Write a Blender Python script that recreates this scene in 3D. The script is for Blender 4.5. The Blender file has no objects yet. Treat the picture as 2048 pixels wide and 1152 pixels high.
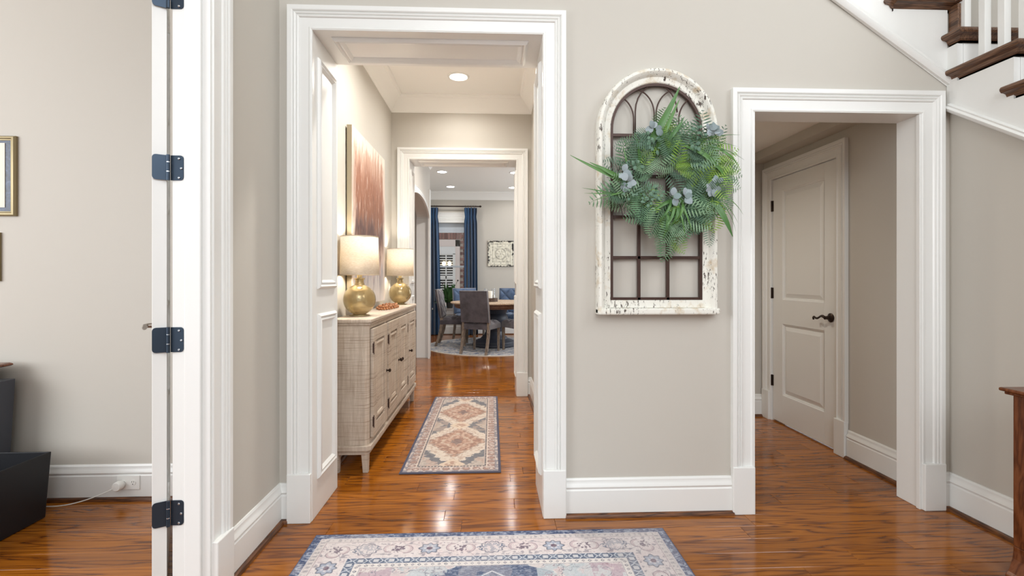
import bpy, bmesh, math, random
import numpy as np
from mathutils import Vector, Matrix, Euler

random.seed(7)
rng = np.random.default_rng(11)
C = bpy.context.scene.collection
SC = bpy.context.scene
PI = math.pi

# ------------------------------------------------------------------ camera
cam_d = bpy.data.cameras.new('camera')
cam = bpy.data.objects.new('camera', cam_d)
C.objects.link(cam)
cam.location = (0, 0, 1.18)
cam.rotation_euler = (PI / 2, 0, -0.0408)
cam_d.sensor_width = 36.0
cam_d.lens = 980.0 / 2048.0 * 36.0
cam_d.shift_y = -20.0 / 2048.0
cam_d.clip_start = 0.05
SC.camera = cam

# ------------------------------------------------------------------ world, exposure, daylight
SC.view_settings.view_transform = 'Standard'
SC.view_settings.look = 'None'
SC.view_settings.exposure = 0.0
SC.view_settings.gamma = 1.0
SC.view_settings.use_curve_mapping = False
wd = bpy.data.worlds.new('daylight')
SC.world = wd
wd.use_nodes = True
bg = wd.node_tree.nodes['Background']
bg.inputs[0].default_value = (0.90, 0.95, 1.0, 1)
bg.inputs[1].default_value = 1.25


def area(name, loc, target, sx, sy, power, col=(1, 1, 1), shape='RECTANGLE'):
    d = bpy.data.lights.new(name, 'AREA')
    d.shape = shape
    d.size = sx
    d.size_y = sy
    d.energy = power
    d.color = col
    o = bpy.data.objects.new(name, d)
    C.objects.link(o)
    o.location = loc
    v = Vector(target) - Vector(loc)
    o.rotation_euler = v.to_track_quat('-Z', 'Y').to_euler()
    return o


def point(name, loc, power, col, r=0.04):
    d = bpy.data.lights.new(name, 'POINT')
    d.energy = power
    d.color = col
    d.shadow_soft_size = r
    o = bpy.data.objects.new(name, d)
    C.objects.link(o)
    o.location = loc
    return o


# daylight through the tall entrance window behind the camera
area('entry_window_light', (0.5, -3.1, 3.9), (0.6, 2.4, 2.7), 3.2, 2.7, 130, (0.93, 0.968, 1.0))
# added fill from an unseen opening high on the right, brightens the left wall
area('stair_fill_light', (3.6, -0.4, 4.0), (-1.0, 1.7, 1.2), 2.0, 1.8, 64, (0.93, 0.968, 1.0))
# daylight through the office window
area('office_window_light', (-4.6, -0.2, 1.9), (-1.6, 2.6, 1.2), 2.4, 2.2, 116, (0.94, 0.972, 1.0))
# added fill from outside the dining room's right wall, out of view
area('dining_fill_light', (2.75, 8.3, 1.6), (0, 8.6, 1.3), 2.4, 1.8, 66, (0.88, 0.95, 1.0))

# ------------------------------------------------------------------ materials


def srgb(r, g, b):
    def f(c):
        c = c / 255.0
        return c / 12.92 if c <= 0.04045 else ((c + 0.055) / 1.055) ** 2.4
    return (f(r), f(g), f(b), 1.0)


def mat(name, col, rough=0.5, metal=0.0, spec=0.5, **kw):
    m = bpy.data.materials.new(name)
    m.use_nodes = True
    b = m.node_tree.nodes['Principled BSDF']
    b.inputs['Base Color'].default_value = col
    b.inputs['Roughness'].default_value = rough
    b.inputs['Metallic'].default_value = metal
    b.inputs['Specular IOR Level'].default_value = spec
    for k, v in kw.items():
        b.inputs[k].default_value = v
    return m


def nd(m, t, **kw):
    n = m.node_tree.nodes.new(t)
    for k, v in kw.items():
        setattr(n, k, v)
    return n


def lk(m, a, b):
    m.node_tree.links.new(a, b)


def bsdf(m):
    return m.node_tree.nodes['Principled BSDF']


def ramp(m, fac, stops):
    r = nd(m, 'ShaderNodeValToRGB')
    e = r.color_ramp.elements
    while len(e) > 1:
        e.remove(e[-1])
    e[0].position = stops[0][0]
    e[0].color = stops[0][1]
    for p, c in stops[1:]:
        q = e.new(p)
        q.color = c
    lk(m, fac, r.inputs[0])
    return r.outputs[0]


def coords(m, kind='Object', scale=(1, 1, 1)):
    tc = nd(m, 'ShaderNodeTexCoord')
    mp = nd(m, 'ShaderNodeMapping')
    mp.inputs['Scale'].default_value = scale
    lk(m, tc.outputs[kind], mp.inputs[0])
    return mp.outputs[0]


def noise(m, vec, scale, detail=4, rough=0.5, dist=0.0):
    n = nd(m, 'ShaderNodeTexNoise')
    n.inputs['Scale'].default_value = scale
    n.inputs['Detail'].default_value = detail
    n.inputs['Roughness'].default_value = rough
    n.inputs['Distortion'].default_value = dist
    if vec is not None:
        lk(m, vec, n.inputs['Vector'])
    return n.outputs['Fac']


def mixc(m, fac, a, b, mode='MIX'):
    n = nd(m, 'ShaderNodeMix', data_type='RGBA', blend_type=mode)
    for i, v in ((0, fac), (6, a), (7, b)):
        if hasattr(v, 'is_linked'):
            lk(m, v, n.inputs[i])
        else:
            n.inputs[i].default_value = v
    return n.outputs[2]


def math_n(m, op, a, b=None):
    n = nd(m, 'ShaderNodeMath', operation=op)
    for i, v in ((0, a), (1, b)):
        if v is None:
            continue
        if hasattr(v, 'is_linked'):
            lk(m, v, n.inputs[i])
        else:
            n.inputs[i].default_value = v
    return n.outputs[0]


def bump(m, h, strength=0.2, dist=0.01):
    b = nd(m, 'ShaderNodeBump')
    b.inputs['Strength'].default_value = strength
    b.inputs['Distance'].default_value = dist
    lk(m, h, b.inputs['Height'])
    lk(m, b.outputs[0], bsdf(m).inputs['Normal'])


def paint(name, col, rough=0.55, spec=0.3):
    m = mat(name, col, rough, spec=spec)
    bump(m, noise(m, coords(m), 160, 3), 0.05, 0.002)
    return m


M = {}
M['wall'] = paint('greige_wall_paint', srgb(197, 192, 183), 0.6)
M['trim'] = mat('white_trim_paint', srgb(233, 233, 230), 0.28, spec=0.45)
M['ceiling'] = paint('white_ceiling_paint', srgb(244, 243, 239), 0.7)
M['mortar'] = mat('mortar', srgb(190, 180, 170), 0.9)


def floor_material():
    m = mat('oak_floor', (0.2, 0.08, 0.03, 1), 0.17, spec=0.5)
    tc = nd(m, 'ShaderNodeTexCoord')
    oi = nd(m, 'ShaderNodeObjectInfo')
    ge = nd(m, 'ShaderNodeNewGeometry')
    rnd = math_n(m, 'FRACT', math_n(m, 'ADD', oi.outputs['Random'], ge.outputs['Random Per Island']))
    off = nd(m, 'ShaderNodeCombineXYZ')
    lk(m, math_n(m, 'MULTIPLY', rnd, 37.0), off.inputs[0])
    lk(m, math_n(m, 'MULTIPLY', rnd, 91.0), off.inputs[1])
    lk(m, math_n(m, 'MULTIPLY', rnd, 53.0), off.inputs[2])
    add = nd(m, 'ShaderNodeVectorMath', operation='ADD')
    lk(m, tc.outputs['Object'], add.inputs[0])
    lk(m, off.outputs[0], add.inputs[1])
    mp = nd(m, 'ShaderNodeMapping')
    mp.inputs['Scale'].default_value = (1.0, 11.0, 1.0)
    lk(m, add.outputs[0], mp.inputs[0])
    n1 = noise(m, mp.outputs[0], 1.25, 2.6, 0.42, 0.3)
    rings = math_n(m, 'PINGPONG', math_n(m, 'MULTIPLY', n1, 8.0), 0.5)
    mp2 = nd(m, 'ShaderNodeMapping')
    mp2.inputs['Scale'].default_value = (9.0, 190.0, 1.0)
    lk(m, add.outputs[0], mp2.inputs[0])
    n2 = noise(m, mp2.outputs[0], 1.0, 3, 0.6)
    rr = math_n(m, 'ADD', rings, math_n(m, 'MULTIPLY', math_n(m, 'SUBTRACT', n2, 0.5), 0.45))
    g = ramp(m, rr, [(0.0, srgb(98, 54, 14)), (0.06, srgb(126, 72, 20)), (0.15, srgb(156, 96, 28)), (0.5, srgb(179, 115, 37))])
    n3 = noise(m, mp.outputs[0], 0.5, 2)
    tone = ramp(m, rnd, [(0.0, srgb(200, 182, 164)), (0.35, srgb(228, 212, 192)), (0.7, srgb(240, 226, 205)), (1.0, srgb(255, 240, 210))])
    c = mixc(m, 1.0, g, tone, 'MULTIPLY')
    c2 = mixc(m, math_n(m, 'MULTIPLY', n3, 0.3), c, srgb(126, 74, 24))
    lk(m, c2, bsdf(m).inputs['Base Color'])
    ro = nd(m, 'ShaderNodeMapRange')
    ro.inputs['To Min'].default_value = 0.09
    ro.inputs['To Max'].default_value = 0.17
    lk(m, n2, ro.inputs[0])
    lk(m, ro.outputs[0], bsdf(m).inputs['Roughness'])
    wv = noise(m, tc.outputs['Object'], 6.0, 2)
    bump(m, math_n(m, 'ADD', math_n(m, 'MULTIPLY', rr, 0.12), math_n(m, 'MULTIPLY', wv, 0.9)), 0.09, 0.004)
    return m


M['floor'] = floor_material()
M['subfloor'] = mat('dark_subfloor', srgb(45, 24, 12), 0.8)


def wood_mat(name, dark, mid, light, rough=0.35, sc=(3, 3, 40), k=6.0):
    m = mat(name, mid, rough)
    v = coords(m, 'Object', sc)
    n1 = noise(m, v, 1.5, 4, 0.55, 0.3)
    r = math_n(m, 'PINGPONG', math_n(m, 'MULTIPLY', n1, k), 0.5)
    lk(m, ramp(m, r, [(0.0, dark), (0.2, mid), (0.5, light)]), bsdf(m).inputs['Base Color'])
    bump(m, r, 0.08, 0.003)
    return m


M['tread_x'] = wood_mat('dark_stair_oak', srgb(58, 36, 24), srgb(98, 68, 48), srgb(126, 92, 68), 0.35, (2, 40, 40))
M['tread_y'] = wood_mat('dark_stair_oak_lengthwise', srgb(58, 36, 24), srgb(98, 68, 48), srgb(126, 92, 68), 0.35, (40, 2, 40))
M['shoe'] = wood_mat('brown_shoe_wood', srgb(52, 28, 14), srgb(92, 54, 28), srgb(122, 76, 42), 0.35, (2, 2, 60))
M['chest'] = wood_mat('red_brown_wood', srgb(84, 42, 20), srgb(106, 58, 30), srgb(122, 70, 40), 0.25, (10, 10, 2))
M['bronze'] = mat('dark_bronze', srgb(62, 50, 44), 0.38, 0.8)
M['black_metal'] = mat('black_hinge_metal', srgb(58, 70, 84), 0.33, 0.75)
M['chrome'] = mat('bright_screw_metal', srgb(200, 205, 210), 0.25, 1.0)
M['nickel'] = mat('grey_nickel', srgb(150, 140, 130), 0.3, 0.9)
M['iron'] = mat('dark_brown_iron', srgb(66, 44, 36), 0.42, 0.3)
bump(M['iron'], noise(M['iron'], coords(M['iron']), 120, 3), 0.15, 0.003)
M['glass'] = mat('clear_glass', (1, 1, 1, 1), 0.0, **{'Transmission Weight': 1.0, 'IOR': 1.45})
M['plastic'] = mat('white_plastic', srgb(240, 240, 236), 0.35)
M['dark'] = mat('black_void', srgb(12, 12, 12), 0.7)
M['black_box'] = mat('black_lacquer', srgb(20, 21, 26), 0.45, spec=0.4)
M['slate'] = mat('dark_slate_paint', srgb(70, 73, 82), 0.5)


def emit(name, col, strength):
    m = mat(name, col, 0.5)
    bsdf(m).inputs['Emission Color'].default_value = col
    bsdf(m).inputs['Emission Strength'].default_value = strength
    return m


M['led_warm'] = emit('lit_diffuser_warm', (1.0, 0.93, 0.82, 1), 22.0)
M['led_cool'] = emit('lit_diffuser_white', (1.0, 0.97, 0.93, 1), 20.0)
M['glow'] = emit('lit_globe', (1.0, 0.72, 0.35, 1), 9.0)

# ------------------------------------------------------------------ mesh builder


class MB:
    def __init__(s):
        s.v, s.f = [], []

    def add(s, vs, fs):
        k = len(s.v)
        s.v += [tuple(p) for p in vs]
        s.f += [tuple(i + k for i in f) for f in fs]
        return s

    def box(s, a, b):
        x0, y0, z0 = a
        x1, y1, z1 = b
        return s.add([(x0, y0, z0), (x1, y0, z0), (x1, y1, z0), (x0, y1, z0), (x0, y0, z1), (x1, y0, z1), (x1, y1, z1), (x0, y1, z1)],
                     [(0, 3, 2, 1), (4, 5, 6, 7), (0, 1, 5, 4), (1, 2, 6, 5), (2, 3, 7, 6), (3, 0, 4, 7)])

    def hexa(s, p):
        return s.add(p, [(0, 3, 2, 1), (4, 5, 6, 7), (0, 1, 5, 4), (1, 2, 6, 5), (2, 3, 7, 6), (3, 0, 4, 7)])

    def prism(s, poly, d):
        """poly: list of 3-D points (planar), d: extrusion vector"""
        n = len(poly)
        d = Vector(d)
        vs = [Vector(p) for p in poly] + [Vector(p) + d for p in poly]
        fs = [tuple(range(n))[::-1], tuple(range(n, 2 * n))]
        fs += [(i, (i + 1) % n, (i + 1) % n + n, i + n) for i in range(n)]
        return s.add(vs, fs)

    def sweep(s, prof, path, normal, closed=False, capped=True, lat=None):
        """profile (lateral, height-along-normal) along a planar path with mitred corners"""
        n = Vector(normal).normalized()
        P = [Vector(p) for p in path]
        N = len(P)
        dirs = []
        for i in range(N if closed else N - 1):
            dirs.append((P[(i + 1) % N] - P[i]).normalized())
        rows = []
        for i in range(N):
            if closed:
                a, b = dirs[i - 1], dirs[i]
            else:
                a = dirs[max(i - 1, 0)]
                b = dirs[min(i, N - 2)]
            la, lb = n.cross(a), n.cross(b)
            den = 1 + la.dot(lb)
            mi = (la + lb) / den if den > 0.05 else la
            rows.append([P[i] + mi * q[0] + n * q[1] for q in prof])
        m = len(prof)
        vs = [p for r in rows for p in r]
        fs = []
        for i in range(N if closed else N - 1):
            j = (i + 1) % N
            for k in range(m - 1):
                fs.append((i * m + k, i * m + k + 1, j * m + k + 1, j * m + k))
            if prof[0] != prof[-1]:
                fs.append((i * m + m - 1, i * m, j * m, j * m + m - 1))
        if not closed and capped:
            fs.append(tuple(range(m)))
            fs.append(tuple((N - 1) * m + k for k in range(m))[::-1])
        return s.add(vs, fs)

    def tube(s, path, r, n=8, closed=False, taper=None):
        P = [Vector(p) for p in path]
        N = len(P)
        up = Vector((0.13, 0.37, 0.92))
        rows = []
        prev = None
        for i in range(N):
            a = P[(i - 1) % N] if (closed or i > 0) else P[i]
            b = P[(i + 1) % N] if (closed or i < N - 1) else P[i]
            t = (b - a).normalized()
            if prev is None:
                x = t.cross(up).normalized()
            else:
                x = (prev - t * prev.dot(t)).normalized()
            prev = x
            y = t.cross(x)
            rr = r if taper is None else r * taper(i / max(1, N - 1))
            rows.append([P[i] + (x * math.cos(2 * PI * k / n) + y * math.sin(2 * PI * k / n)) * rr for k in range(n)])
        vs = [p for q in rows for p in q]
        fs = []
        for i in range(N if closed else N - 1):
            j = (i + 1) % N
            for k in range(n):
                fs.append((i * n + k, i * n + (k + 1) % n, j * n + (k + 1) % n, j * n + k))
        if not closed:
            fs.append(tuple(range(n))[::-1])
            fs.append(tuple((N - 1) * n + k for k in range(n)))
        return s.add(vs, fs)

    def lathe(s, prof, c=(0, 0, 0), n=32, axis='z', cap=True):
        cx, cy, cz = c
        vs, fs = [], []
        for r, h in prof:
            for k in range(n):
                a = 2 * PI * k / n
                p = (r * math.cos(a), r * math.sin(a), h)
                if axis == 'x':
                    p = (p[2], p[0], p[1])
                elif axis == 'y':
                    p = (p[1], p[2], p[0])
                vs.append((cx + p[0], cy + p[1], cz + p[2]))
        m = len(prof)
        for i in range(m - 1):
            for k in range(n):
                fs.append((i * n + k, i * n + (k + 1) % n, (i + 1) * n + (k + 1) % n, (i + 1) * n + k))
        if cap:
            if prof[0][0] > 1e-6:
                fs.append(tuple(range(n))[::-1])
            if prof[-1][0] > 1e-6:
                fs.append(tuple((m - 1) * n + k for k in range(n)))
        return s.add(vs, fs)

    def grid(s, fn, nu, nv):
        vs = [fn(i / nu, j / nv) for j in range(nv + 1) for i in range(nu + 1)]
        w = nu + 1
        fs = [(j * w + i, j * w + i + 1, (j + 1) * w + i + 1, (j + 1) * w + i) for j in range(nv) for i in range(nu)]
        return s.add(vs, fs)

    def xf(s, mtx):
        s.v = [tuple(mtx @ Vector(p)) for p in s.v]
        return s

    def mesh(s, name, material=None, smooth=None, recalc=True):
        me = bpy.data.meshes.new(name)
        me.from_pydata(s.v, [], s.f)
        if recalc:
            bm = bmesh.new()
            bm.from_mesh(me)
            bmesh.ops.recalc_face_normals(bm, faces=bm.faces)
            bm.to_mesh(me)
            bm.free()
        if material:
            me.materials.append(material)
        if smooth:
            me.shade_smooth()
            if smooth is not True:
                me.set_sharp_from_angle(angle=math.radians(smooth))
        return me

    def build(s, name, material=None, parent=None, smooth=None, bevel=0, recalc=True):
        o = bpy.data.objects.new(name, s.mesh(name, material, smooth, recalc))
        C.objects.link(o)
        if parent:
            o.parent = parent
        if bevel:
            b = o.modifiers.new('bevel', 'BEVEL')
            b.width = bevel
            b.segments = 2
            b.limit_method = 'ANGLE'
        return o


def tag(o, label, cat, group=None, kind=None):
    o['label'] = label
    if cat:
        o['category'] = cat
    if group:
        o['group'] = group
    if kind:
        o['kind'] = kind
    return o


def thing(name, label, cat, loc=(0, 0, 0), rz=0, group=None):
    o = bpy.data.objects.new(name, None)
    o.empty_display_size = 0.1
    C.objects.link(o)
    o.location = loc
    o.rotation_euler = (0, 0, rz)
    return tag(o, label, cat, group)


def struct(o, label, cat):
    return tag(o, label, cat, None, 'structure')


def inst(me, name, parent, loc=(0, 0, 0), rot=(0, 0, 0), scale=(1, 1, 1)):
    o = bpy.data.objects.new(name, me)
    C.objects.link(o)
    o.parent = parent
    o.location = loc
    o.rotation_euler = rot
    o.scale = scale
    return o


def copy_tree(o, parent=None):
    c = o.copy()
    C.objects.link(c)
    if parent:
        c.parent = parent
    for ch in list(o.children):
        copy_tree(ch, c)
    return c


# ------------------------------------------------------------------ FLOOR
floor = MB().box((-5.2, -3.6, -0.06), (3.6, 11.0, -0.014)).build('floor', M['subfloor'])
struct(floor, 'glossy red-brown oak plank floor running through every room', 'floor')
PW = 0.111
Y0 = 2.395 - PW * 7
LENS = [0.45, 0.62, 0.78, 0.95, 1.15, 1.4]


def plank_mb(L, x=0.0, y=0.0):
    c = 0.0013
    g = 0.0004
    mb = MB()
    x0, x1, y0, y1 = x + g, x + L - g, y + g, y + PW - g
    vs = [(x0, y0, -0.013), (x1, y0, -0.013), (x1, y1, -0.013), (x0, y1, -0.013),
          (x0, y0, -c), (x1, y0, -c), (x1, y1, -c), (x0, y1, -c),
          (x0 + c, y0 + c, 0), (x1 - c, y0 + c, 0), (x1 - c, y1 - c, 0), (x0 + c, y1 - c, 0)]
    fs = []
    for a, b in ((0, 4), (4, 8)):
        for k in range(4):
            fs.append((a + k, a + (k + 1) % 4, b + (k + 1) % 4, b + k))
    fs.append((8, 9, 10, 11))
    mb.add(vs, fs)
    return mb


PLANK = [plank_mb(L).mesh('plank', M['floor']) for L in LENS]
far = MB()
r2 = random.Random(3)
row = -44
while True:
    y = Y0 + row * PW
    if y > 10.4:
        break
    near = 0 <= row <= 16
    x = (-3.3 if near else -4.8) - r2.random() * 0.9
    xe = 2.45
    while x < xe:
        k = r2.randrange(6)
        if near:
            inst(PLANK[k], 'plank', floor, (x, y, 0))
        else:
            far.v, far.f = far.v, far.f
            q = plank_mb(LENS[k], x, y)
            far.add(q.v, q.f)
        x += LENS[k]
    if near:
        xx = -3.3 - 0.9
        q = plank_mb(1.4, -4.75, y)
        far.add(q.v, q.f)
    row += 1
fo = far.build('far_planks', M['floor'], floor, recalc=False)
fo['kind'] = 'stuff'

# ------------------------------------------------------------------ WALLS
ZH = 5.6
w = MB()
w.box((-1.165, 2.42, 0), (-0.878, 2.80, ZH))
w.box((-0.878, 2.42, 2.39), (0.258, 2.80, ZH))
w.box((0.258, 2.42, 0), (0.395, 2.80, ZH))
w.box((0.395, 2.42, 0), (1.305, 2.56, ZH))
w.box((1.305, 2.42, 2.024), (2.194, 2.56, ZH))
w.box((2.194, 2.42, 0), (3.45, 2.56, ZH))
struct(w.build('wall_front', M['wall']), 'greige foyer wall with two white-cased openings', 'wall')
w = MB()
w.box((-1.156, 1.835, 0), (-1.03, 2.42, ZH))
w.box((-1.165, 0.33, 2.46), (-1.03, 1.835, ZH))
w.box((-1.165, -3.2, 0), (-1.03, 0.33, ZH))
struct(w.build('wall_left', M['wall']), 'narrow greige foyer wall between office door and hall opening', 'wall')
w = MB()
w.prism([(2.345, -3.2, 0), (2.345, 2.42, 0), (2.345, 2.42, 2.05), (2.345, 0.9, 1.0), (2.345, -0.55, 0.0), (2.345, -3.2, 0)][:5], (0.12, 0, 0))
struct(w.build('wall_under_stairs', M['wall']), 'greige wall below the staircase', 'wall')
struct(MB().box((3.33, -3.2, 0), (3.45, 2.42, 3.0)).box((3.33, -3.2, 5.0), (3.45, 2.42, ZH)).box((3.33, -3.2, 3.0), (3.45, -1.5, 5.0)).box((3.33, .7, 3.0), (3.45, 2.42, 5.0)).build('wall_right', M['trim']), 'pale wall behind the stair balusters', 'wall')  # upper opening is added, only to let the stair-side fill in
w = MB()
w.box((-1.165, -3.35, 0), (-1.0, -3.2, ZH)).box((2.2, -3.35, 0), (3.45, -3.2, ZH))
w.box((-1.0, -3.35, 5.35), (2.2, -3.2, ZH)).box((-1.0, -3.35, 0), (2.2, -3.2, 0.35))
struct(w.build('wall_back', M['wall']), 'entrance wall behind the camera with a tall window', 'wall')
# hall
struct(MB().box((-1.115, 2.80, 0), (-0.995, 4.90, 3.1)).build('wall_hall_left', M['wall']), 'warm cream hall wall behind the sideboard', 'wall')
struct(MB().box((0.395, 2.80, 0), (0.55, 4.90, 3.1)).build('wall_hall_right', M['wall']), 'cream right-hand wall of the hall', 'wall')
w = MB()
w.box((-1.115, 4.90, 0), (-0.826, 5.20, 3.1)).box((-0.826, 4.90, 2.364), (0.25, 5.20, 3.1)).box((0.25, 4.90, 0), (0.55, 5.20, 3.1))
struct(w.build('wall_hall_end', M['wall']), 'cream wall around the far cased opening', 'wall')
# arch wall (left side of the space beyond)
arc = []
cy, hw, zs, rise = 6.35, 0.95, 2.05, 0.28
for k in range(25):
    a = PI * k / 24
    arc.append((cy - hw * math.cos(a), zs + rise * math.sin(a)))
poly = [(5.20, 0), (cy - hw, 0)] + arc + [(cy + hw, 0), (7.44, 0), (7.44, 3.05), (5.20, 3.05)]
w = MB()
xa, xb = -0.936, -1.105
w.add([(xa, 5.2, 0), (xa, cy - hw, 0), (xa, cy - hw, 3.05), (xa, 5.2, 3.05), (xb, 5.2, 0), (xb, cy - hw, 0), (xb, cy - hw, 3.05), (xb, 5.2, 3.05)],
      [(0, 1, 2, 3), (4, 5, 6, 7), (1, 2, 6, 5)])
for i in range(24):
    (ya, za), (yb, zb) = arc[i], arc[i + 1]
    w.add([(xa, ya, za), (xa, yb, zb), (xa, yb, 3.05), (xa, ya, 3.05), (xb, ya, za), (xb, yb, zb), (xb, yb, 3.05), (xb, ya, 3.05)],
          [(0, 1, 2, 3), (4, 5, 6, 7), (0, 1, 5, 4)])
w.box((xb, cy + hw, 0), (xa, 7.44, 3.05))
struct(w.build('wall_arch', M['wall'], recalc=False), 'greige wall with a white arched opening beyond the hall', 'wall')
struct(MB().box((-2.9, 7.32, 0), (-1.108, 7.44, 3.05)).build('wall_dining_front', M['wall']), 'greige wall seen through the arch', 'wall')
struct(MB().box((-2.9, 5.1, 0), (-2.8, 7.32, 3.05)).build('wall_side_room', M['wall']), 'wall of the side room beyond the arch', 'wall')
struct(MB().box((-1.72, 7.44, 0), (-1.6, 10.28, 3.05)).build('wall_dining_left', M['wall']), 'left wall of the dining room', 'wall')
struct(MB().box((2.3, 5.2, 0), (2.42, 7.1, 3.05)).box((2.3, 9.5, 0), (2.42, 10.28, 3.05)).box((2.3, 7.1, 0), (2.42, 9.5, .6)).box((2.3, 7.1, 2.5), (2.42, 9.5, 3.05)).build('wall_dining_right', M['wall']), 'right wall of the dining room', 'wall')  # unseen opening added so the side fill reaches the dining room
WX0, WX1, WZ0, WZ1 = -1.25, -0.44, 0.56, 2.33
w = MB()
w.box((-1.72, 10.28, 0), (WX0, 10.42, 3.05)).box((WX1, 10.28, 0), (2.42, 10.42, 3.05))
w.box((WX0, 10.28, 0), (WX1, 10.42, WZ0)).box((WX0, 10.28, WZ1), (WX1, 10.42, 3.05))
struct(w.build('wall_dining_back', M['wall']), 'pale grey dining room wall with the blue-curtained window', 'wall')
# passage on the right
w = MB()
w.box((2.33, 2.56, 0), (2.45, 3.205, 2.23)).box((2.33, 3.205, 2.005), (2.45, 4.005, 2.23)).box((2.33, 4.005, 0), (2.45, 4.25, 2.23))
w.box((2.21, 2.56, 2.16), (2.33, 4.11, 2.235))
struct(w.build('wall_passage_right', M['wall']), 'shaded beige passage wall holding the panelled door', 'wall')
struct(MB().box((0.55, 4.11, 0), (2.33, 4.25, 2.3)).build('wall_passage_end', M['wall']), 'beige end wall of the passage', 'wall')
# office
struct(MB().box((-4.8, 2.70, 0), (-1.165, 2.82, 3.1)).build('wall_office_back', M['wall']), 'plain pale greige office wall', 'wall')
w = MB()
w.box((-4.95, 1.3, 0), (-4.8, 2.82, 3.1)).box((-4.95, -3.2, 0), (-4.8, -1.7, 3.1)).box((-4.95, -1.7, 0), (-4.8, 1.3, 0.5)).box((-4.95, -1.7, 3.0), (-4.8, 1.3, 3.1))
struct(w.build('wall_office_left', M['wall']), 'office wall with a window', 'wall')
# ceilings
w = MB()
w.box((-1.165, -3.35, ZH), (3.45, 2.56, ZH + 0.1))
struct(w.build('ceiling', M['ceiling']), 'high white foyer ceiling', 'ceiling')
struct(MB().box((-1.115, 2.80, 2.97), (0.55, 4.90, 3.08)).build('ceiling_hall', M['ceiling']), 'white hall ceiling with crown moulding', 'ceiling')
struct(MB().box((-2.9, 5.20, 2.97), (2.42, 10.42, 3.15)).build('ceiling_dining', M['ceiling']), 'grey-white dining room ceiling with recessed lights', 'ceiling')
struct(MB().box((0.55, 2.56, 2.23), (2.33, 4.25, 2.33)).build('ceiling_passage', M['ceiling']), 'low ceiling of the right passage', 'ceiling')
struct(MB().box((-4.95, -3.2, 3.1), (-1.165, 2.82, 3.2)).build('ceiling_office', M['ceiling']), 'white office ceiling', 'ceiling')

# ------------------------------------------------------------------ TRIM
CAS = [(0, 0), (0, .010), (.004, .014), (.010, .014), (.014, .010), (.018, .010), (.056, .012), (.060, .018), (.066, .020), (.070, .015),
       (.074, .021), (.080, .023), (.084, .017), (.088, .024), (.092, .026), (.112, .026), (.112, 0)]


def cased(name, label, p0, p1, p2, p3, normal, plinth=True, ph=0.237, w_=0.112):
    """casing round an opening: p0 bottom-start, p1 top-start, p2 top-end, p3 bottom-end"""
    root = bpy.data.objects.new(name, None)
    C.objects.link(root)
    struct(root, label, 'door casing')
    n = Vector(normal)
    base = [Vector(p0), Vector(p1), Vector(p2), Vector(p3)]
    b2 = [q.copy() for q in base]
    b2[0].z = ph - .01
    b2[3].z = ph - .01
    sc = w_ / .112
    MB().sweep([(a * sc, b) for a, b in CAS], b2, normal).build('casing', M['trim'], root, smooth=25)
    for q, sgn in ((base[0], 1), (base[3], -1)):
        lat = n.cross(Vector((0, 0, 1))) * sgn
        a = q - lat * 0.0
        e = q + lat * (w_ + .001)
        c1 = a + n * 0.031
        xs = [a.x, e.x, c1.x]
        lo = Vector((min(a.x, e.x, (a + n * .031).x), min(a.y, e.y, (a + n * .031).y), 0))
        hi = Vector((max(a.x, e.x, (a + n * .031).x), max(a.y, e.y, (a + n * .031).y), ph))
        MB().box(lo, hi).build('plinth_block', M['trim'], root, bevel=0.004)
    return root


PAN = [(0, 0), (0, .004), (.006, .012), (.012, .016), (.018, .013), (.022, .008), (.026, .012), (.032, .014), (.038, .008), (.042, .005), (.045, 0)]


def panel_frame(parent, pts, normal, name='panel_moulding', k=1.0):
    return MB().sweep([(-a * k, b * k) for a, b in PAN], pts, normal, closed=True).build(name, M['trim'], parent, smooth=30)


# trim_1: big opening to the hall
t1 = cased('trim_1', 'wide white fluted casing and panelled jambs of the central hall opening', (-.872, 2.42, 0), (-.872, 2.42, 2.383), (.252, 2.42, 2.383), (.252, 2.42, 0), (0, -1, 0))
MB().box((-.885, 2.408, 0), (-.870, 2.80, 2.383)).build('jamb', M['trim'], t1, bevel=.003)
MB().box((.250, 2.408, 0), (.264, 2.80, 2.383)).build('jamb', M['trim'], t1, bevel=.003)
MB().box((-.885, 2.408, 2.381), (.264, 2.80, 2.395)).build('soffit', M['trim'], t1, bevel=.003)


def yz(x, y0, y1, z0, z1, flip):
    p = [(x, y0, z0), (x, y1, z0), (x, y1, z1), (x, y0, z1)]
    return p[::-1] if flip else p


for z0, z1 in ((.18, 1.0), (1.125, 2.28)):
    panel_frame(t1, yz(-.870, 2.478, 2.752, z0, z1, True), (1, 0, 0))
    panel_frame(t1, yz(.250, 2.478, 2.752, z0, z1, False), (-1, 0, 0))
panel_frame(t1, [(-.80, 2.475, 2.381), (.185, 2.475, 2.381), (.185, 2.745, 2.381), (-.80, 2.745, 2.381)], (0, 0, -1), k=1.1)
# trim_2: right opening
t2 = cased('trim_2', 'white fluted casing around the right passage opening under the stairs', (1.312, 2.42, 0), (1.312, 2.42, 2.018), (2.188, 2.42, 2.018), (2.188, 2.42, 0), (0, -1, 0))
MB().box((1.298, 2.408, 0), (1.314, 2.565, 2.018)).build('jamb', M['trim'], t2, bevel=.003)
MB().box((2.186, 2.408, 0), (2.20, 2.565, 2.018)).build('jamb', M['trim'], t2, bevel=.003)
MB().box((1.298, 2.408, 2.016), (2.20, 2.565, 2.03)).build('soffit', M['trim'], t2, bevel=.003)
MB().box((2.176, 2.408, 0), (2.188, 2.432, 2.016)).box((1.312, 2.408, 0), (1.32, 2.432, 2.016)).build('bead', M['trim'], t2, bevel=.003)
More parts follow.
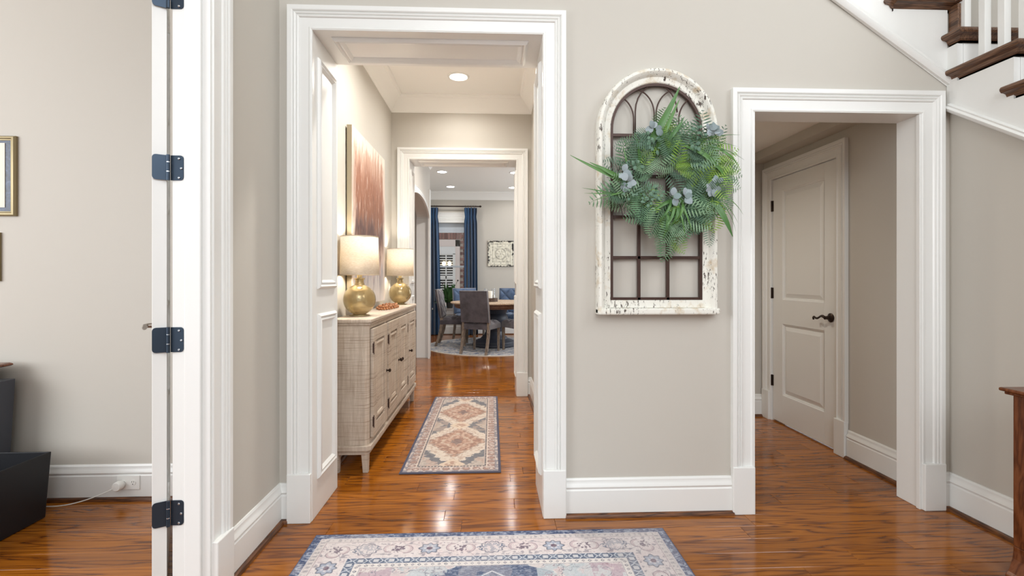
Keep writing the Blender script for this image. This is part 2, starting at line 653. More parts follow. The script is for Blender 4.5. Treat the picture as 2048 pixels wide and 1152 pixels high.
# trim_3: far opening of the hall
t3 = cased('trim_3', 'cream-white casing of the far opening into the dining room', (-.822, 4.90, 0), (-.822, 4.90, 2.358), (.245, 4.90, 2.358), (.245, 4.90, 0), (0, -1, 0))
MB().box((-.833, 4.888, 0), (-.818, 5.215, 2.358)).build('jamb', M['trim'], t3, bevel=.003)
MB().box((.243, 4.888, 0), (.258, 5.215, 2.358)).build('jamb', M['trim'], t3, bevel=.003)
MB().box((-.833, 4.888, 2.356), (.258, 5.215, 2.37)).build('soffit', M['trim'], t3, bevel=.003)
for z0, z1 in ((.18, 1.0), (1.125, 2.27)):
    panel_frame(t3, yz(-.818, 4.95, 5.15, z0, z1, True), (1, 0, 0), k=.8)
    panel_frame(t3, yz(.243, 4.95, 5.15, z0, z1, False), (-1, 0, 0), k=.8)
panel_frame(t3, [(-.74, 4.945, 2.356), (.165, 4.945, 2.356), (.165, 5.155, 2.356), (-.74, 5.155, 2.356)], (0, 0, -1), k=.8)
# trim_4: office door opening, seen on the foyer side
t4 = bpy.data.objects.new('trim_4', None)
C.objects.link(t4)
struct(t4, 'white jamb and fluted casing of the office doorway', 'door casing')
MB().sweep(CAS, [(-1.03, 0.33, .22), (-1.03, 0.33, 2.44), (-1.03, 1.832, 2.44), (-1.03, 1.832, .205)], (1, 0, 0)).build('casing', M['trim'], t4, smooth=25)
MB().box((-1.03, 1.831, 0), (-.999, 1.946, .215)).build('plinth_block', M['trim'], t4, bevel=.004)
MB().box((-1.156, 1.822, 0), (-1.022, 1.838, 2.45)).build('jamb', M['trim'], t4, bevel=.002)
MB().box((-1.108, 1.810, 0), (-1.05, 1.822, 2.44)).build('door_stop', M['trim'], t4, bevel=.003)
MB().box((-1.165, .33, 2.44), (-1.022, 1.83, 2.46)).build('head_jamb', M['trim'], t4)
MB().box((-1.165, .325, 0), (-1.022, .34, 2.45)).build('jamb', M['trim'], t4)
# trim_5: passage door casing
t5 = cased('trim_5', 'narrow white casing around the two-panel passage door', (2.33, 3.995, 0), (2.33, 3.995, 2.0), (2.33, 3.213, 2.0), (2.33, 3.213, 0), (-1, 0, 0), ph=.24, w_=.1)
MB().box((2.322, 3.990, 0), (2.40, 4.004, 2.0)).build('jamb', M['trim'], t5)
MB().box((2.322, 3.204, 0), (2.40, 3.218, 2.0)).build('jamb', M['trim'], t5)
MB().box((2.322, 3.204, 1.995), (2.40, 4.004, 2.008)).build('head_jamb', M['trim'], t5)
# pillar casing around the arch
t6 = bpy.data.objects.new('trim_6', None)
C.objects.link(t6)
struct(t6, 'white arched casing and pillar beyond the hall', 'door casing')
path = [(xa, cy + hw, 0.0)] + [(xa, y, z) for y, z in arc[::-1]] + [(xa, cy - hw, 0.0)]
MB().sweep([(a * .8, b) for a, b in CAS], [p for i, p in enumerate(path)], (1, 0, 0)).build('casing', M['trim'], t6, smooth=25)
g = MB()
for i in range(24):
    (ya, za), (yb, zb) = arc[i], arc[i + 1]
    g.add([(xa + .002, ya, za - .004), (xa + .002, yb, zb - .004), (xb - .01, yb, zb - .004), (xb - .01, ya, za - .004)], [(0, 1, 2, 3)])
g.build('arch_lining', M['trim'], t6, smooth=True)
MB().box((xb - .012, cy + hw - .012, 0), (xa + .005, cy + hw, zs)).build('pillar_lining', M['trim'], t6, bevel=.002)
MB().box((xb - .012, cy - hw, 0), (xa + .005, cy - hw + .012, zs)).build('pillar_lining', M['trim'], t6)
MB().box((xa, 7.30, 0), (xa + .012, 7.44, 2.5)).build('pillar_face', M['trim'], t6)

# baseboards
BAS = [(0, 0), (.017, 0), (.017, .128), (.013, .134), (.014, .139), (.019, .145), (.018, .151), (.012, .160), (.009, .170), (.009, .178), (.005, .186), (0, .187)]
SHOE = [(0, 0), (.019, 0), (.018, .007), (.014, .014), (.007, .018), (0, .019)]


def baseboard(name, label, path):
    o = MB().sweep(BAS, path, (0, 0, 1)).build(name, M['trim'], smooth=25)
    struct(o, label, 'baseboard')
    # the shoe runs in front of the board
    P = [Vector(p) for p in path]
    MB().sweep([(a + .017, b) for a, b in SHOE], path, (0, 0, 1)).build('shoe_moulding', M['shoe'], o, smooth=30)
    return o


baseboard('baseboard_front', 'white baseboard below the arched wall panel', [(1.205, 2.42, 0), (.362, 2.42, 0)])
baseboard('baseboard_left', 'white baseboard on the narrow foyer wall', [(-.98, 2.42, 0), (-1.03, 2.42, 0), (-1.03, 1.94, 0)])
baseboard('baseboard_right', 'white baseboard below the stairs', [(2.345, -.3, 0), (2.345, 2.42, 0), (2.30, 2.42, 0)])
baseboard('baseboard_office', 'white baseboard along the office back wall', [(-1.17, 2.70, 0), (-4.7, 2.70, 0)])
baseboard('baseboard_passage', 'white baseboard beside the passage door', [(2.33, 2.565, 0), (2.33, 3.11, 0)])
baseboard('baseboard_passage_end', 'short white baseboard on the passage end wall', [(2.33, 4.11, 0), (.6, 4.11, 0)])
baseboard('baseboard_hall_right', 'white baseboard on the right hall wall', [(.395, 2.80, 0), (.395, 4.90, 0), (.36, 4.90, 0)])
baseboard('baseboard_hall_left', 'white baseboard behind the sideboard', [(-.94, 4.90, 0), (-.995, 4.90, 0), (-.995, 2.80, 0)])
baseboard('baseboard_dining', 'white baseboard below the dining window', [(2.3, 10.28, 0), (-1.6, 10.28, 0)])
# crowns
CRN = [(0, -.15), (.006, -.15), (.010, -.138), (.014, -.136), (.018, -.126), (.030, -.105), (.055, -.072), (.085, -.045), (.092, -.036), (.096, -.030), (.106, -.026), (.112, -.012), (.122, -.008), (.122, 0), (0, 0)]


def crown(name, label, path, k=1.0):
    return struct(MB().sweep([(a * k, b * k) for a, b in CRN], path, (0, 0, 1), capped=False).build(name, M['ceiling'], smooth=12), label, 'crown moulding')


crown('trim_7', 'white crown moulding around the hall ceiling', [(.395, 2.80, 2.97), (.395, 4.90, 2.97), (-.995, 4.90, 2.97), (-.995, 2.80, 2.97)])
c8 = crown('trim_8', 'white crown moulding along the dining room back wall', [(2.3, 10.28, 2.97), (-1.6, 10.28, 2.97), (-1.6, 7.44, 2.97), (xa, 7.44, 2.97), (xa, 5.2, 2.97)], 1.05)

# ------------------------------------------------------------------ PLANKED DETAILS: doors
# door_1: glazed office door, open 147 degrees, hinge edge towards the room
d1 = bpy.data.objects.new('door_1', None)
C.objects.link(d1)
struct(d1, 'open white glazed office door seen edge-on beside black hinges', 'door')
ang = math.radians(31.7)
d1.location = (-1.175, 1.822, 0)
d1.rotation_euler = (0, 0, ang)   # local +y runs along the leaf, local -x is its thickness
TH, DW, DH = .044, .71, 2.43
for a, b, nm in (((-TH, 0, .008), (0, .115, DH), 'stile'), ((-TH, DW - .115, .008), (0, DW, DH), 'stile'),
                 ((-TH, .115, .008), (0, DW - .115, .24), 'bottom_rail'), ((-TH, .115, DH - .12), (0, DW - .115, DH), 'top_rail')):
    MB().box(a, b).build(nm, M['trim'], d1, bevel=.002)
for k in range(1, 5):
    z = .24 + (DH - .36) * k / 5
    MB().box((-TH + .006, .115, z - .011), (-.006, DW - .115, z + .011)).build('muntin', M['trim'], d1, bevel=.003)
for k in range(1, 3):
    y = .115 + (DW - .23) * k / 3
    MB().box((-TH + .006, y - .011, .24), (-.006, y + .011, DH - .12)).build('muntin', M['trim'], d1, bevel=.003)
MB().box((-TH / 2 - .003, .115, .24), (-TH / 2 + .003, DW - .115, DH - .12)).build('pane', M['glass'], d1)
hd = MB()
hd.lathe([(.0, 0), (.026, 0), (.026, .008), (.012, .012), (.010, .045), (0, .045)], (0, 0, 0), 16, 'x')
hd.xf(Matrix.Translation((-TH, DW - .06, .96)) @ Matrix.Rotation(PI, 4, 'Z'))
hd.tube([(-TH - .045, DW - .06, .96), (-TH - .05, DW - .09, .962), (-TH - .05, DW - .13, .955), (-TH - .045, DW - .16, .962)], .009, 8)
hd.build('door_handle', M['nickel'], d1, smooth=40)


def hinge_plate(mb, w_, h, t, r=.012):
    """rounded plate in local x (0..w_), z centred, thickness t toward -y"""
    pts = [(0, -h / 2), ]
    out = [(0, -h / 2)]
    for k in range(5):
        a = -PI / 2 + PI / 2 * k / 4
        out.append((w_ - r + r * math.cos(a), -h / 2 + r + r * math.sin(a)))
    for k in range(5):
        a = PI / 2 * k / 4
        out.append((w_ - r + r * math.cos(a), h / 2 - r + r * math.sin(a)))
    out.append((0, h / 2))
    mb.prism([(x, 0, z) for x, z in out], (0, -t, 0))
    return mb


for zc in (.331, .957, 1.578, 2.198):
    hr = MB()
    hr.tube([(-1.1645, 1.8125, zc - .046), (-1.1645, 1.8125, zc + .046)], .0062, 12)
    h = hr.build('hinge', M['black_metal'], d1, smooth=40)
    h.parent = t4
    pl = hinge_plate(MB(), .045, .09, .003)
    pl.xf(Matrix.Translation((-1.160, 1.822, zc)))
    pl.build('jamb_leaf', M['black_metal'], h)
    pl = hinge_plate(MB(), .048, .09, .003)
    pl.xf(Matrix.Translation((-1.169, 1.8205, zc)) @ Matrix.Rotation(ang, 4, 'Z') @ Matrix.Scale(-1, 4, (1, 0, 0)))
    pl.build('door_leaf', M['black_metal'], h)
    sb = MB()
    for dx, dz in ((.030, .033), (.038, -.002), (.030, -.036)):
        sb.lathe([(0, -.0045), (.0028, -.0045), (.0042, -.003), (.0042, 0)], (-1.160 + dx, 1.8195, zc + dz), 10, 'y')
    sb.build('screws', M['chrome'], h, smooth=30)
    for k in range(2):
        MB().tube([(-1.1645, 1.8125, zc - .016 + k * .034), (-1.1645, 1.8125, zc - .013 + k * .034)], .0066, 12).build('knuckle_ring', M['chrome'], h)

# door_2: panelled passage door in the right wall
d2 = bpy.data.objects.new('door_2', None)
C.objects.link(d2)
struct(d2, 'closed white two-panel passage door with a bronze lever', 'door')
dx = 2.336
ya, yb, zb_, zt = 3.221, 3.987, .012, 1.992
MB().box((dx + .016, ya, zb_), (dx + .04, yb, zt)).build('core', M['trim'], d2)
st = .135
MB().box((dx, ya, zb_), (dx + .03, ya + st, zt)).build('stile', M['trim'], d2, bevel=.002)
MB().box((dx, yb - st, zb_), (dx + .03, yb, zt)).build('stile', M['trim'], d2, bevel=.002)
for a, b in ((zb_, .235), (.81, 1.005), (1.885, zt)):
    MB().box((dx, ya + st, a), (dx + .03, yb - st, b)).build('rail', M['trim'], d2, bevel=.001)
for a, b in ((.235, .81), (1.005, 1.885)):
    y0, y1 = ya + st, yb - st
    mb = MB()
    prev = None
    for ins, dep in ((0, .0), (.006, .006), (.012, .008), (.014, .014), (.020, .014), (.050, .004), (.052, .004)):
        x = dx + dep
        mb.v += [(x, y0 + ins, a + ins), (x, y1 - ins, a + ins), (x, y1 - ins, b - ins), (x, y0 + ins, b - ins)]
    nL = len(mb.v) // 4
    for i in range(nL - 1):
        for k in range(4):
            mb.f.append((i * 4 + k, i * 4 + (k + 1) % 4, i * 4 + 4 + (k + 1) % 4, i * 4 + 4 + k))
    mb.f.append(tuple((nL - 1) * 4 + k for k in range(4)))
    mb.build('raised_panel', M['trim'], d2)
hl = MB().lathe([(0, 0), (.031, 0), (.032, .006), (.026, .011), (.014, .014), (.011, .04), (.013, .046), (0, .05)], (0, 0, 0), 20, 'x')
hl.xf(Matrix.Translation((dx, 3.285, .906)) @ Matrix.Rotation(PI, 4, 'Z'))
pth = []
for k in range(15):
    t = k / 14
    pth.append((dx - .046, 3.285 + .112 * t, .906 + .010 * math.sin(t * 2 * PI) + (.012 * max(0, t - .85) / .15 if False else 0)))
hl.tube(pth, .0085, 10, taper=lambda t: 1.0 + .25 * math.sin(t * 3 * PI) * (1 - t) - .25 * t)
hl.tube([(dx - .046, 3.397, .906), (dx - .044, 3.408, .900), (dx - .042, 3.411, .892), (dx - .044, 3.405, .887)], .0062, 8)
hl.build('lever_handle', M['bronze'], d2, smooth=40)
for z in (.332, 1.056, 1.777):
    mb = MB().tube([(dx - .008, 3.991, z - .045), (dx - .008, 3.991, z + .045)], .0065, 10)
    mb.box((dx - .006, 3.975, z - .044), (dx + .001, 3.998, z + .044))
    mb.build('hinge', M['bronze'], d2, smooth=40)

# ------------------------------------------------------------------ STAIRCASE
stair = thing('staircase', 'white staircase with dark oak treads in the upper right corner', 'staircase', (2.33, 2.42, 0))


def S(mb, name, material, smooth=None, bevel=0):
    mb.xf(Matrix.Translation((-2.33, -2.42, 0)))
    return mb.build(name, material, stair, smooth, bevel)


TP = [(0, 0), (0, .012), (.010, .018), (.016, .030), (.026, .034), (.038, .036), (.044, .044), (.045, .052), (.041, .060), (.034, .064), (0, .064)]
# nosing profile: s outwards, height from underside of the cove to the top
run, risez = .266, .188
ytr = [2.316 - .266 * k for k in range(0, 9)]
ztop = [2.42 - risez * k for k in range(0, 9)]
for k, (yn, zt_) in enumerate(zip(ytr, ztop)):
    yf = 2.405 if k == 0 else min(yn + run + .075, 2.416)
    if k == 0:
        yf = 2.415
    yn2 = yn + .04
    mb = MB()
    # profile sweeps round the exposed corner: along the open end, then along the front
    pth = [(2.338, yf, zt_ - .064), (2.338, yn2, zt_ - .064), (3.322, yn2, zt_ - .064)]
    # lateral = z x d must point outwards (-x for a path going -y): reverse the path
    mb.sweep([(a, b) for a, b in TP], pth[::-1], (0, 0, 1))
    if k:
        mb.box((2.338, yn2, zt_ - .03), (3.322, min(yn2 + run + .04, 2.418), zt_))
    else:
        mb.box((2.338, yn2, zt_ - .03), (3.322, 2.418, zt_))
    S(mb, 'tread', M['tread_y'], smooth=25)
    S(MB().box((2.36, yn + .045, zt_ - risez), (3.322, yn + .06, zt_ - .03)), 'riser', M['trim'])
# stringer panel
pts = [(2.328, 2.418, 2.05)]
pts.append((2.328, 2.418, 2.356))
for yn, zt_ in zip(ytr, ztop):
    pts.append((2.328, yn + .045, zt_ - .064))
    pts.append((2.328, yn + .045, zt_ - .064 - risez))
pts = pts[:-1]
yl, zl = pts[-1][1], pts[-1][2]
pts.append((2.328, yl, max(zl - .25, .02)))
S(MB().prism(pts, (.03, 0, 0)), 'stringer', M['trim'])
sl = .686
SK = [(0, 0), (0, .012), (.008, .020), (.020, .024), (.030, .016), (.038, .018), (.042, .010), (.044, 0)]
S(MB().sweep([(a * .85, b) for a, b in SK], [(2.328, 2.418, 2.036), (2.328, -.5, 2.036 - 2.92 * sl)], (-1, 0, 0)), 'stringer_moulding', M['trim'], smooth=30)
# upper flight along the front wall: white skirt, moulding, first tread
S(MB().prism([(2.328, 2.414, 2.16), (2.328, 2.414, 2.56), (2.02, 2.414, 2.56), (2.02, 2.414, 2.75), (1.70, 2.414, 2.75), (1.70, 2.414, 2.95), (1.35, 2.414, 2.95), (1.35, 2.414, 2.85)], (0, .004, 0)), 'upper_stringer', M['trim'])
sl2 = .69
S(MB().sweep(SK, [(2.33, 2.414, 2.168), (1.3, 2.414, 2.168 + 1.03 * sl2)], (0, -1, 0)) if False else
  MB().sweep([(a * 1.15, b) for a, b in SK], [(1.3, 2.414, 2.165 + 1.03 * sl2), (2.33, 2.414, 2.165)], (0, -1, 0)), 'upper_moulding', M['trim'], smooth=30)
mb = MB().sweep(TP, [(2.35, 2.30, 2.536), (2.35, 2.415, 2.536), (2.35, 2.415, 2.536)][:2], (0, 0, 1))
mb = MB()
mb.sweep(TP, [(2.36, 2.405, 2.536), (2.03, 2.405, 2.536), (2.03, 2.418, 2.536)], (0, 0, -1)) if False else None
mb.sweep(TP, [(2.035, 2.42, 2.536), (2.035, 2.415, 2.536), (2.345, 2.415, 2.536)][::-1], (0, 0, 1)) if False else None
# nosing facing the camera, returning on its left end
mb.sweep([(-a, b) for a, b in TP], [(2.30, 2.20, 2.536), (2.30, 2.415, 2.536), (2.035, 2.415, 2.536), (2.035, 2.425, 2.536)], (0, 0, 1)) if False else None
mb.box((2.035, 2.405, 2.57), (2.36, 2.418, 2.60))
for a, b, c_ in ((.0, 2.536, 2.566), (.0, 0, 0)):
    pass
PF = [(x, z) for x, z in TP]
mb.sweep(PF, [(2.40, 2.418, 2.536), (2.03, 2.418, 2.536)], (0, 0, 1)) if False else None
n_ = MB()
n_.prism([(2.035, 2.418 - x, 2.536 + z) for x, z in TP], (.33, 0, 0))
n_.prism([(2.035 - x, 2.418, 2.536 + z) for x, z in TP], (0, -.012, 0))
S(n_, 'upper_tread', M['tread_x'], smooth=25)
S(MB().prism([(2.372 - x, 2.418, 2.536 + z) for x, z in TP], (0, -.06, 0)), 'upper_tread_return', M['tread_y'], smooth=25)
S(MB().box((2.336, 2.365, 2.42), (2.36, 2.416, 2.56)), 'upper_riser', M['tread_y'], bevel=.002)
# balusters
for k, yb_ in enumerate((2.36, 2.262, 2.172, 2.082, 1.995, 1.905, 1.815, 1.725, 1.64)):
    zt_ = 2.42 if yb_ > 2.30 else (2.232 if yb_ > 2.05 else (2.044 if yb_ > 1.784 else 1.856))
    S(MB().box((2.352, yb_ - .016, zt_ - .001), (2.384, yb_ + .016, zt_ + .95)), 'baluster', M['trim'], bevel=.002)

# ------------------------------------------------------------------ WALL PANEL: weathered arched window frame


def chippy():
    m = mat('chipped_white_paint', srgb(232, 229, 218), 0.7)
    v = coords(m, 'Object')
    mp = nd(m, 'ShaderNodeMapping')
    mp.inputs['Scale'].default_value = (1.0, 1.0, .35)
    lk(m, v, mp.inputs[0])
    n1 = noise(m, mp.outputs[0], 90, 6, .75)
    n2 = noise(m, v, 7, 3, .5)
    n3 = noise(m, v, 14, 4, .6)
    f = math_n(m, 'ADD', n1, math_n(m, 'MULTIPLY', math_n(m, 'SUBTRACT', n2, .5), .35))
    wear = ramp(m, f, [(0.0, (1, 1, 1, 1)), (.385, (1, 1, 1, 1)), (.425, (0, 0, 0, 1))])
    base = mixc(m, ramp(m, n3, [(.55, (0, 0, 0, 1)), (.72, (1, 1, 1, 1))]), srgb(233, 231, 222), srgb(202, 184, 156))
    lk(m, mixc(m, wear, base, srgb(78, 66, 58)), bsdf(m).inputs['Base Color'])
    bump(m, f, .35, .003)
    return m


M['chippy'] = chippy()
AX, AZ0, AZS = .813, 1.003, 1.913
RO, RI = .298, .230
wp = thing('arched_panel', 'arched window-style wall panel in chipped white wood with rusty iron grid', 'wall decor', (AX, 2.42, AZ0))


def L(p):
    return (p[0] - AX, p[1] - 2.42, p[2] - AZ0)


def arch_path(r, y, z0, n=36, bottom=True):
    pts = [(AX - r, y, z0), (AX - r, y, AZS)]
    for k in range(1, n):
        a = PI - PI * k / n
        pts.append((AX + r * math.cos(a), y, AZS + r * math.sin(a)))
    pts += [(AX + r, y, AZS), (AX + r, y, z0)]
    return [L(p) for p in pts]


FR = [(.0, 0), (0, .030), (.004, .034), (.028, .036), (.033, .042), (.040, .054), (.050, .060), (.062, .058), (.068, .048), (.068, 0)]
MB().sweep(FR, arch_path(RI, 2.42, AZ0 + .0), (0, -1, 0)).build('arch_frame', M['chippy'], wp, smooth=40)
MB().box(L((AX - RO, 2.352, AZ0 - .002)), L((AX + RO + .006, 2.42, AZ0 + .030))).build('bottom_sill', M['chippy'], wp, bevel=.008)
MB().box(L((AX - RI - .01, 2.384, AZ0 + .03)), L((AX + RI + .01, 2.42, AZ0 + .068))).build('bottom_rail', M['chippy'], wp, bevel=.003)
IR = [(0, .010), (0, .030), (.014, .030), (.014, .010)]
MB().sweep(IR + [IR[0]], arch_path(RI - .013, 2.42, AZ0 + .068), (0, -1, 0)).build('iron_border', M['iron'], wp, smooth=40)


def bar(p, q, t=.0075):
    a, b = Vector(p), Vector(q)
    if abs(a.x - b.x) > abs(a.z - b.z):
        return MB().box(L((a.x, 2.392, a.z - t)), L((b.x, 2.408, a.z + t))).build('iron_bar', M['iron'], wp, bevel=.001)
    return MB().box(L((a.x - t, 2.392, a.z)), L((a.x + t, 2.408, b.z))).build('iron_bar', M['iron'], wp, bevel=.001)


for x in (.726, .871):
    bar((x, 0, AZ0 + .068), (x, 0, 1.885))
for z in (1.281, 1.482, 1.683, 1.885):
    bar((AX - RI, 0, z), (AX + RI, 0, z))
bar((AX - RI, 0, 1.077), (AX + RI, 0, 1.077))


def wire(pts):
    MB().tube([L((x, 2.398, z)) for x, z in pts], .0036, 8).build('iron_scroll', M['iron'], wp, smooth=True)


def loop(x0, x1, zb, zt_):
    c, r = (x0 + x1) / 2, (x1 - x0) / 2
    pts = [(x0, zb)]
    for k in range(13):
        a = PI - PI * k / 12
        pts.append((c + r * math.cos(a), zt_ - r * 1.25 + r * 1.25 * math.sin(a)))
    return pts + [(x1, zb)]


def ell(cx, cz, rx, rz, a0, a1, tail=None):
    pts = []
    for k in range(13):
        a = math.radians(a0 + (a1 - a0) * k / 12)
        pts.append((cx + rx * math.cos(a), cz + rz * math.sin(a)))
    if tail:
        pts.append(tail)
    return pts


wire(ell(.690, 1.993, .113, .125, 90, 0, (.803, 1.885)))     # starts at upper left, drops into centre
wire(ell(.926, 1.993, .113, .125, 90, 180, (.813, 1.885)))
wire(ell(.8135, 2.003, .105, .135, 0, 180, (.7085, 1.885)) + [])
wire(ell(.8135, 2.003, .105, .135, 0, 0, (.9185, 1.885)))
wire(ell(.600, 1.965, .100, .118, 75, 0, (.700, 1.885)))
wire(ell(1.027, 1.965, .100, .118, 105, 180, (.927, 1.885)))

# ------------------------------------------------------------------ WREATH


def leaf_mat(name, cols, back=None, rough=.5):
    m = mat(name, cols[0], rough, spec=.35)
    oi = nd(m, 'ShaderNodeObjectInfo')
    n = noise(m, coords(m, 'Object'), 9, 3)
    f = math_n(m, 'ADD', math_n(m, 'MULTIPLY', oi.outputs['Random'], .75), math_n(m, 'MULTIPLY', n, .25))
    st_ = [(i / (len(cols) - 1), c) for i, c in enumerate(cols)]
    lk(m, ramp(m, f, st_), bsdf(m).inputs['Base Color'])
    return m


M['fern'] = leaf_mat('fern_green', [srgb(52, 86, 58), srgb(92, 130, 94), srgb(134, 162, 130), srgb(78, 114, 76), srgb(66, 100, 56)])
M['lime'] = leaf_mat('yellow_green_fern', [srgb(110, 150, 62), srgb(138, 172, 74), srgb(98, 140, 62)])
M['blade'] = leaf_mat('grass_green', [srgb(62, 102, 52), srgb(92, 134, 70), srgb(70, 110, 66)], rough=.35)
M['euca'] = leaf_mat('eucalyptus_grey', [srgb(126, 142, 144), srgb(158, 168, 174), srgb(112, 134, 130)], rough=.6)
M['sage'] = leaf_mat('dark_sage', [srgb(58, 92, 70), srgb(104, 134, 112), srgb(80, 110, 94)], rough=.55)
M['twig'] = mat('dark_twig', srgb(58, 48, 46), .8)
WC = Vector((.846, 2.338, 1.64))
wr = thing('wreath', 'green fern and eucalyptus wreath with long grass blades on the arched panel', 'wreath', WC)


def frond_mesh(n=15, wid=.30, curl=.25, droop=.1, name='fern_frond'):
    """length 1 along +y, z is its upper face"""
    mb = MB()

    def spine(t):
        return Vector((curl * t * t * .35, t, -droop * t * t))
    for i in range(n):
        t = .10 + .88 * i / (n - 1)
        l = wid * (math.sin(PI * min(1, .18 + .82 * t)) ** .75) * (1.0 if t < .9 else .7) + .015
        p = spine(t)
        wv = .052 * (1.1 - .5 * t)
        for s in (-1, 1):
            d = Vector((s * l, l * .42, -.05 * l))
            side = Vector((0, 1, 0))
            a = p
            b = p + d * .45 + side * wv * .5 + Vector((0, 0, .012))
            c = p + d
            e = p + d * .45 - side * wv * .5 + Vector((0, 0, .012))
            b2 = p + d * .8 + side * wv * .35
            e2 = p + d * .8 - side * wv * .35
            mb.add([a, e, e2, c, b2, b], [(0, 1, 5), (1, 2, 4, 5), (2, 3, 4)])
    pts = [spine(t / 8) for t in range(9)]
    mb.tube(pts, .008, 4, taper=lambda t: 1 - .7 * t)
    return mb.mesh(name, None, recalc=False)


FM = []
for i in range(5):
    for mm in ('fern', 'fern', 'sage', 'lime'):
        me = frond_mesh(10 + i, .27 + .035 * i, random.uniform(-.5, .5), random.uniform(-.05, .1))
        me.materials.append(M[mm])
        FM.append((me, mm))


def orient(d, n):
    """rotation taking +y to d and +z towards n"""
    d = Vector(d).normalized()
    n = Vector(n)
    n = (n - d * n.dot(d)).normalized()
    x = d.cross(n)
    return Matrix((x, d, n)).transposed().to_euler()


R0 = .175
rw = random.Random(21)


def ring_pt(th, rad, dy):
    return Vector((rad * math.cos(th), dy, rad * .98 * math.sin(th)))


fr_by = {'fern': [f for f in FM if f[1] == 'fern'], 'sage': [f for f in FM if f[1] == 'sage'], 'lime': [f for f in FM if f[1] == 'lime']}


def put_frond(base, d, L_, kind, nz=None):
    me = rw.choice(fr_by[kind])[0]
    n = Vector((rw.uniform(-.45, .45), -1, rw.uniform(-.35, .45)))
    return inst(me, 'fern_frond', wr, base, orient(d, n), (L_, L_, L_))


for i in range(175):
    th = rw.uniform(0, 2 * PI)
    deg = math.degrees(th) % 360
    if 200 < deg < 250 and rw.random() < .75:
        continue
    if 140 < deg < 200 and rw.random() < .35:
        continue
    rad = R0 + rw.uniform(-.075, .055)
    b = ring_pt(th, rad, rw.uniform(-.055, -.005))
    rdir = Vector((math.cos(th), 0, math.sin(th)))
    tdir = Vector((-math.sin(th), 0, math.cos(th))) * rw.choice((-1, 1))
    d = rdir * rw.uniform(-.25, 1.0) + tdir * rw.uniform(.25, 1.0) + Vector((0, rw.uniform(-.5, .02), -.12))
    Lf = rw.uniform(.10, .175)
    if rad * 1 < R0 and d.dot(rdir) < 0:
        Lf *= .62
    kind = 'lime' if rw.random() < .10 else ('sage' if rw.random() < .35 else 'fern')
    put_frond(b, d, Lf, kind)
for i in range(48):
    b = Vector((rw.uniform(-.01, .19), rw.uniform(-.05, -.02), rw.uniform(-.20, .17)))
    if (b.x + .03) ** 2 + (b.z + .03) ** 2 < .075 ** 2:
        continue
    a_ = rw.uniform(0, 2 * PI)
    d = Vector((math.cos(a_), rw.uniform(-.6, -.1), math.sin(a_)))
    e_ = b + d * .13
    if (e_.x + .03) ** 2 + (e_.z + .03) ** 2 < .05 ** 2:
        continue
    put_frond(b, d, rw.uniform(.10, .15), rw.choice(('fern', 'fern', 'fern', 'sage', 'sage', 'lime')))
# fronds that give the outline seen in the photograph (metres from the wreath centre)
for (bx, bz), (tx, tz), kind in (((-.20, -.02), (-.40, -.10), 'fern'), ((-.18, .04), (-.33, .06), 'sage'), ((.20, .09), (.33, .06), 'lime'), ((.16, .10), (.30, .16), 'lime'),
                                 ((.20, .00), (.33, -.03), 'fern'), ((.18, .06), (.34, .03), 'fern'), ((-.05, -.12), (-.11, -.27), 'fern'), ((-.02, -.13), (-.05, -.28), 'fern'),
                                 ((.08, -.12), (.04, -.29), 'fern'), ((.12, -.10), (.12, -.25), 'sage'), ((.19, -.08), (.21, -.24), 'lime'), ((.16, .10), (.17, .22), 'lime'),
                                 ((.08, .14), (.10, .26), 'fern'), ((-.02, .14), (.02, .27), 'lime'), ((-.06, .12), (-.02, .24), 'fern'), ((.02, -.06), (-.10, -.14), 'fern'),
                                 ((.12, .02), (.08, -.12), 'sage'), ((.15, .06), (.20, -.06), 'fern'), ((.12, .10), (.02, .08), 'fern'), ((.03, .11), (-.08, .03), 'fern'),
                                 ((-.14, .06), (-.09, .18), 'lime'), ((-.18, .00), (-.10, .06), 'fern'), ((.0, -.10), (.10, -.05), 'fern'), ((-.16, -.08), (-.04, -.02), 'fern'),
                                 ((.20, -.03), (.27, -.14), 'fern'), ((.10, .12), (.20, .20), 'sage'), ((.05, -.12), (-.02, -.22), 'lime')):
    b = Vector((bx, rw.uniform(-.075, -.045), bz))
    t = Vector((tx, rw.uniform(-.085, -.045), tz))
    put_frond(b, t - b, (t - b).length * 1.02, kind)


def blade(base, tip, w_, bend=.2, droop=0.0, depth=(-.05, -.07), name='grass_blade', material='blade'):
    b = Vector((base[0] - WC.x, depth[0], base[1] - WC.z))
    t = Vector((tip[0] - WC.x, depth[1], tip[1] - WC.z))
    d = t - b
    side = Vector((-d.z, 0, d.x)).normalized()
    mb = MB()
    N = 9
    vs = []
    for i in range(N + 1):
        s = i / N
        c = b + d * s + side * bend * d.length * s * (1 - s) + Vector((0, -.03 * math.sin(PI * s), 0))
        ww = w_ * (math.sin(PI * min(.98, .25 + .75 * s)) ** .8)
        vs += [c - side * ww, c + Vector((0, .35 * ww, 0)), c + side * ww]
    fs = []
    for i in range(N):
        for k in range(2):
            fs.append((i * 3 + k, i * 3 + k + 1, i * 3 + 4 + k, i * 3 + 3 + k))
    mb.add(vs, fs)
    return mb.build(name, M[material], wr, smooth=True, recalc=False)


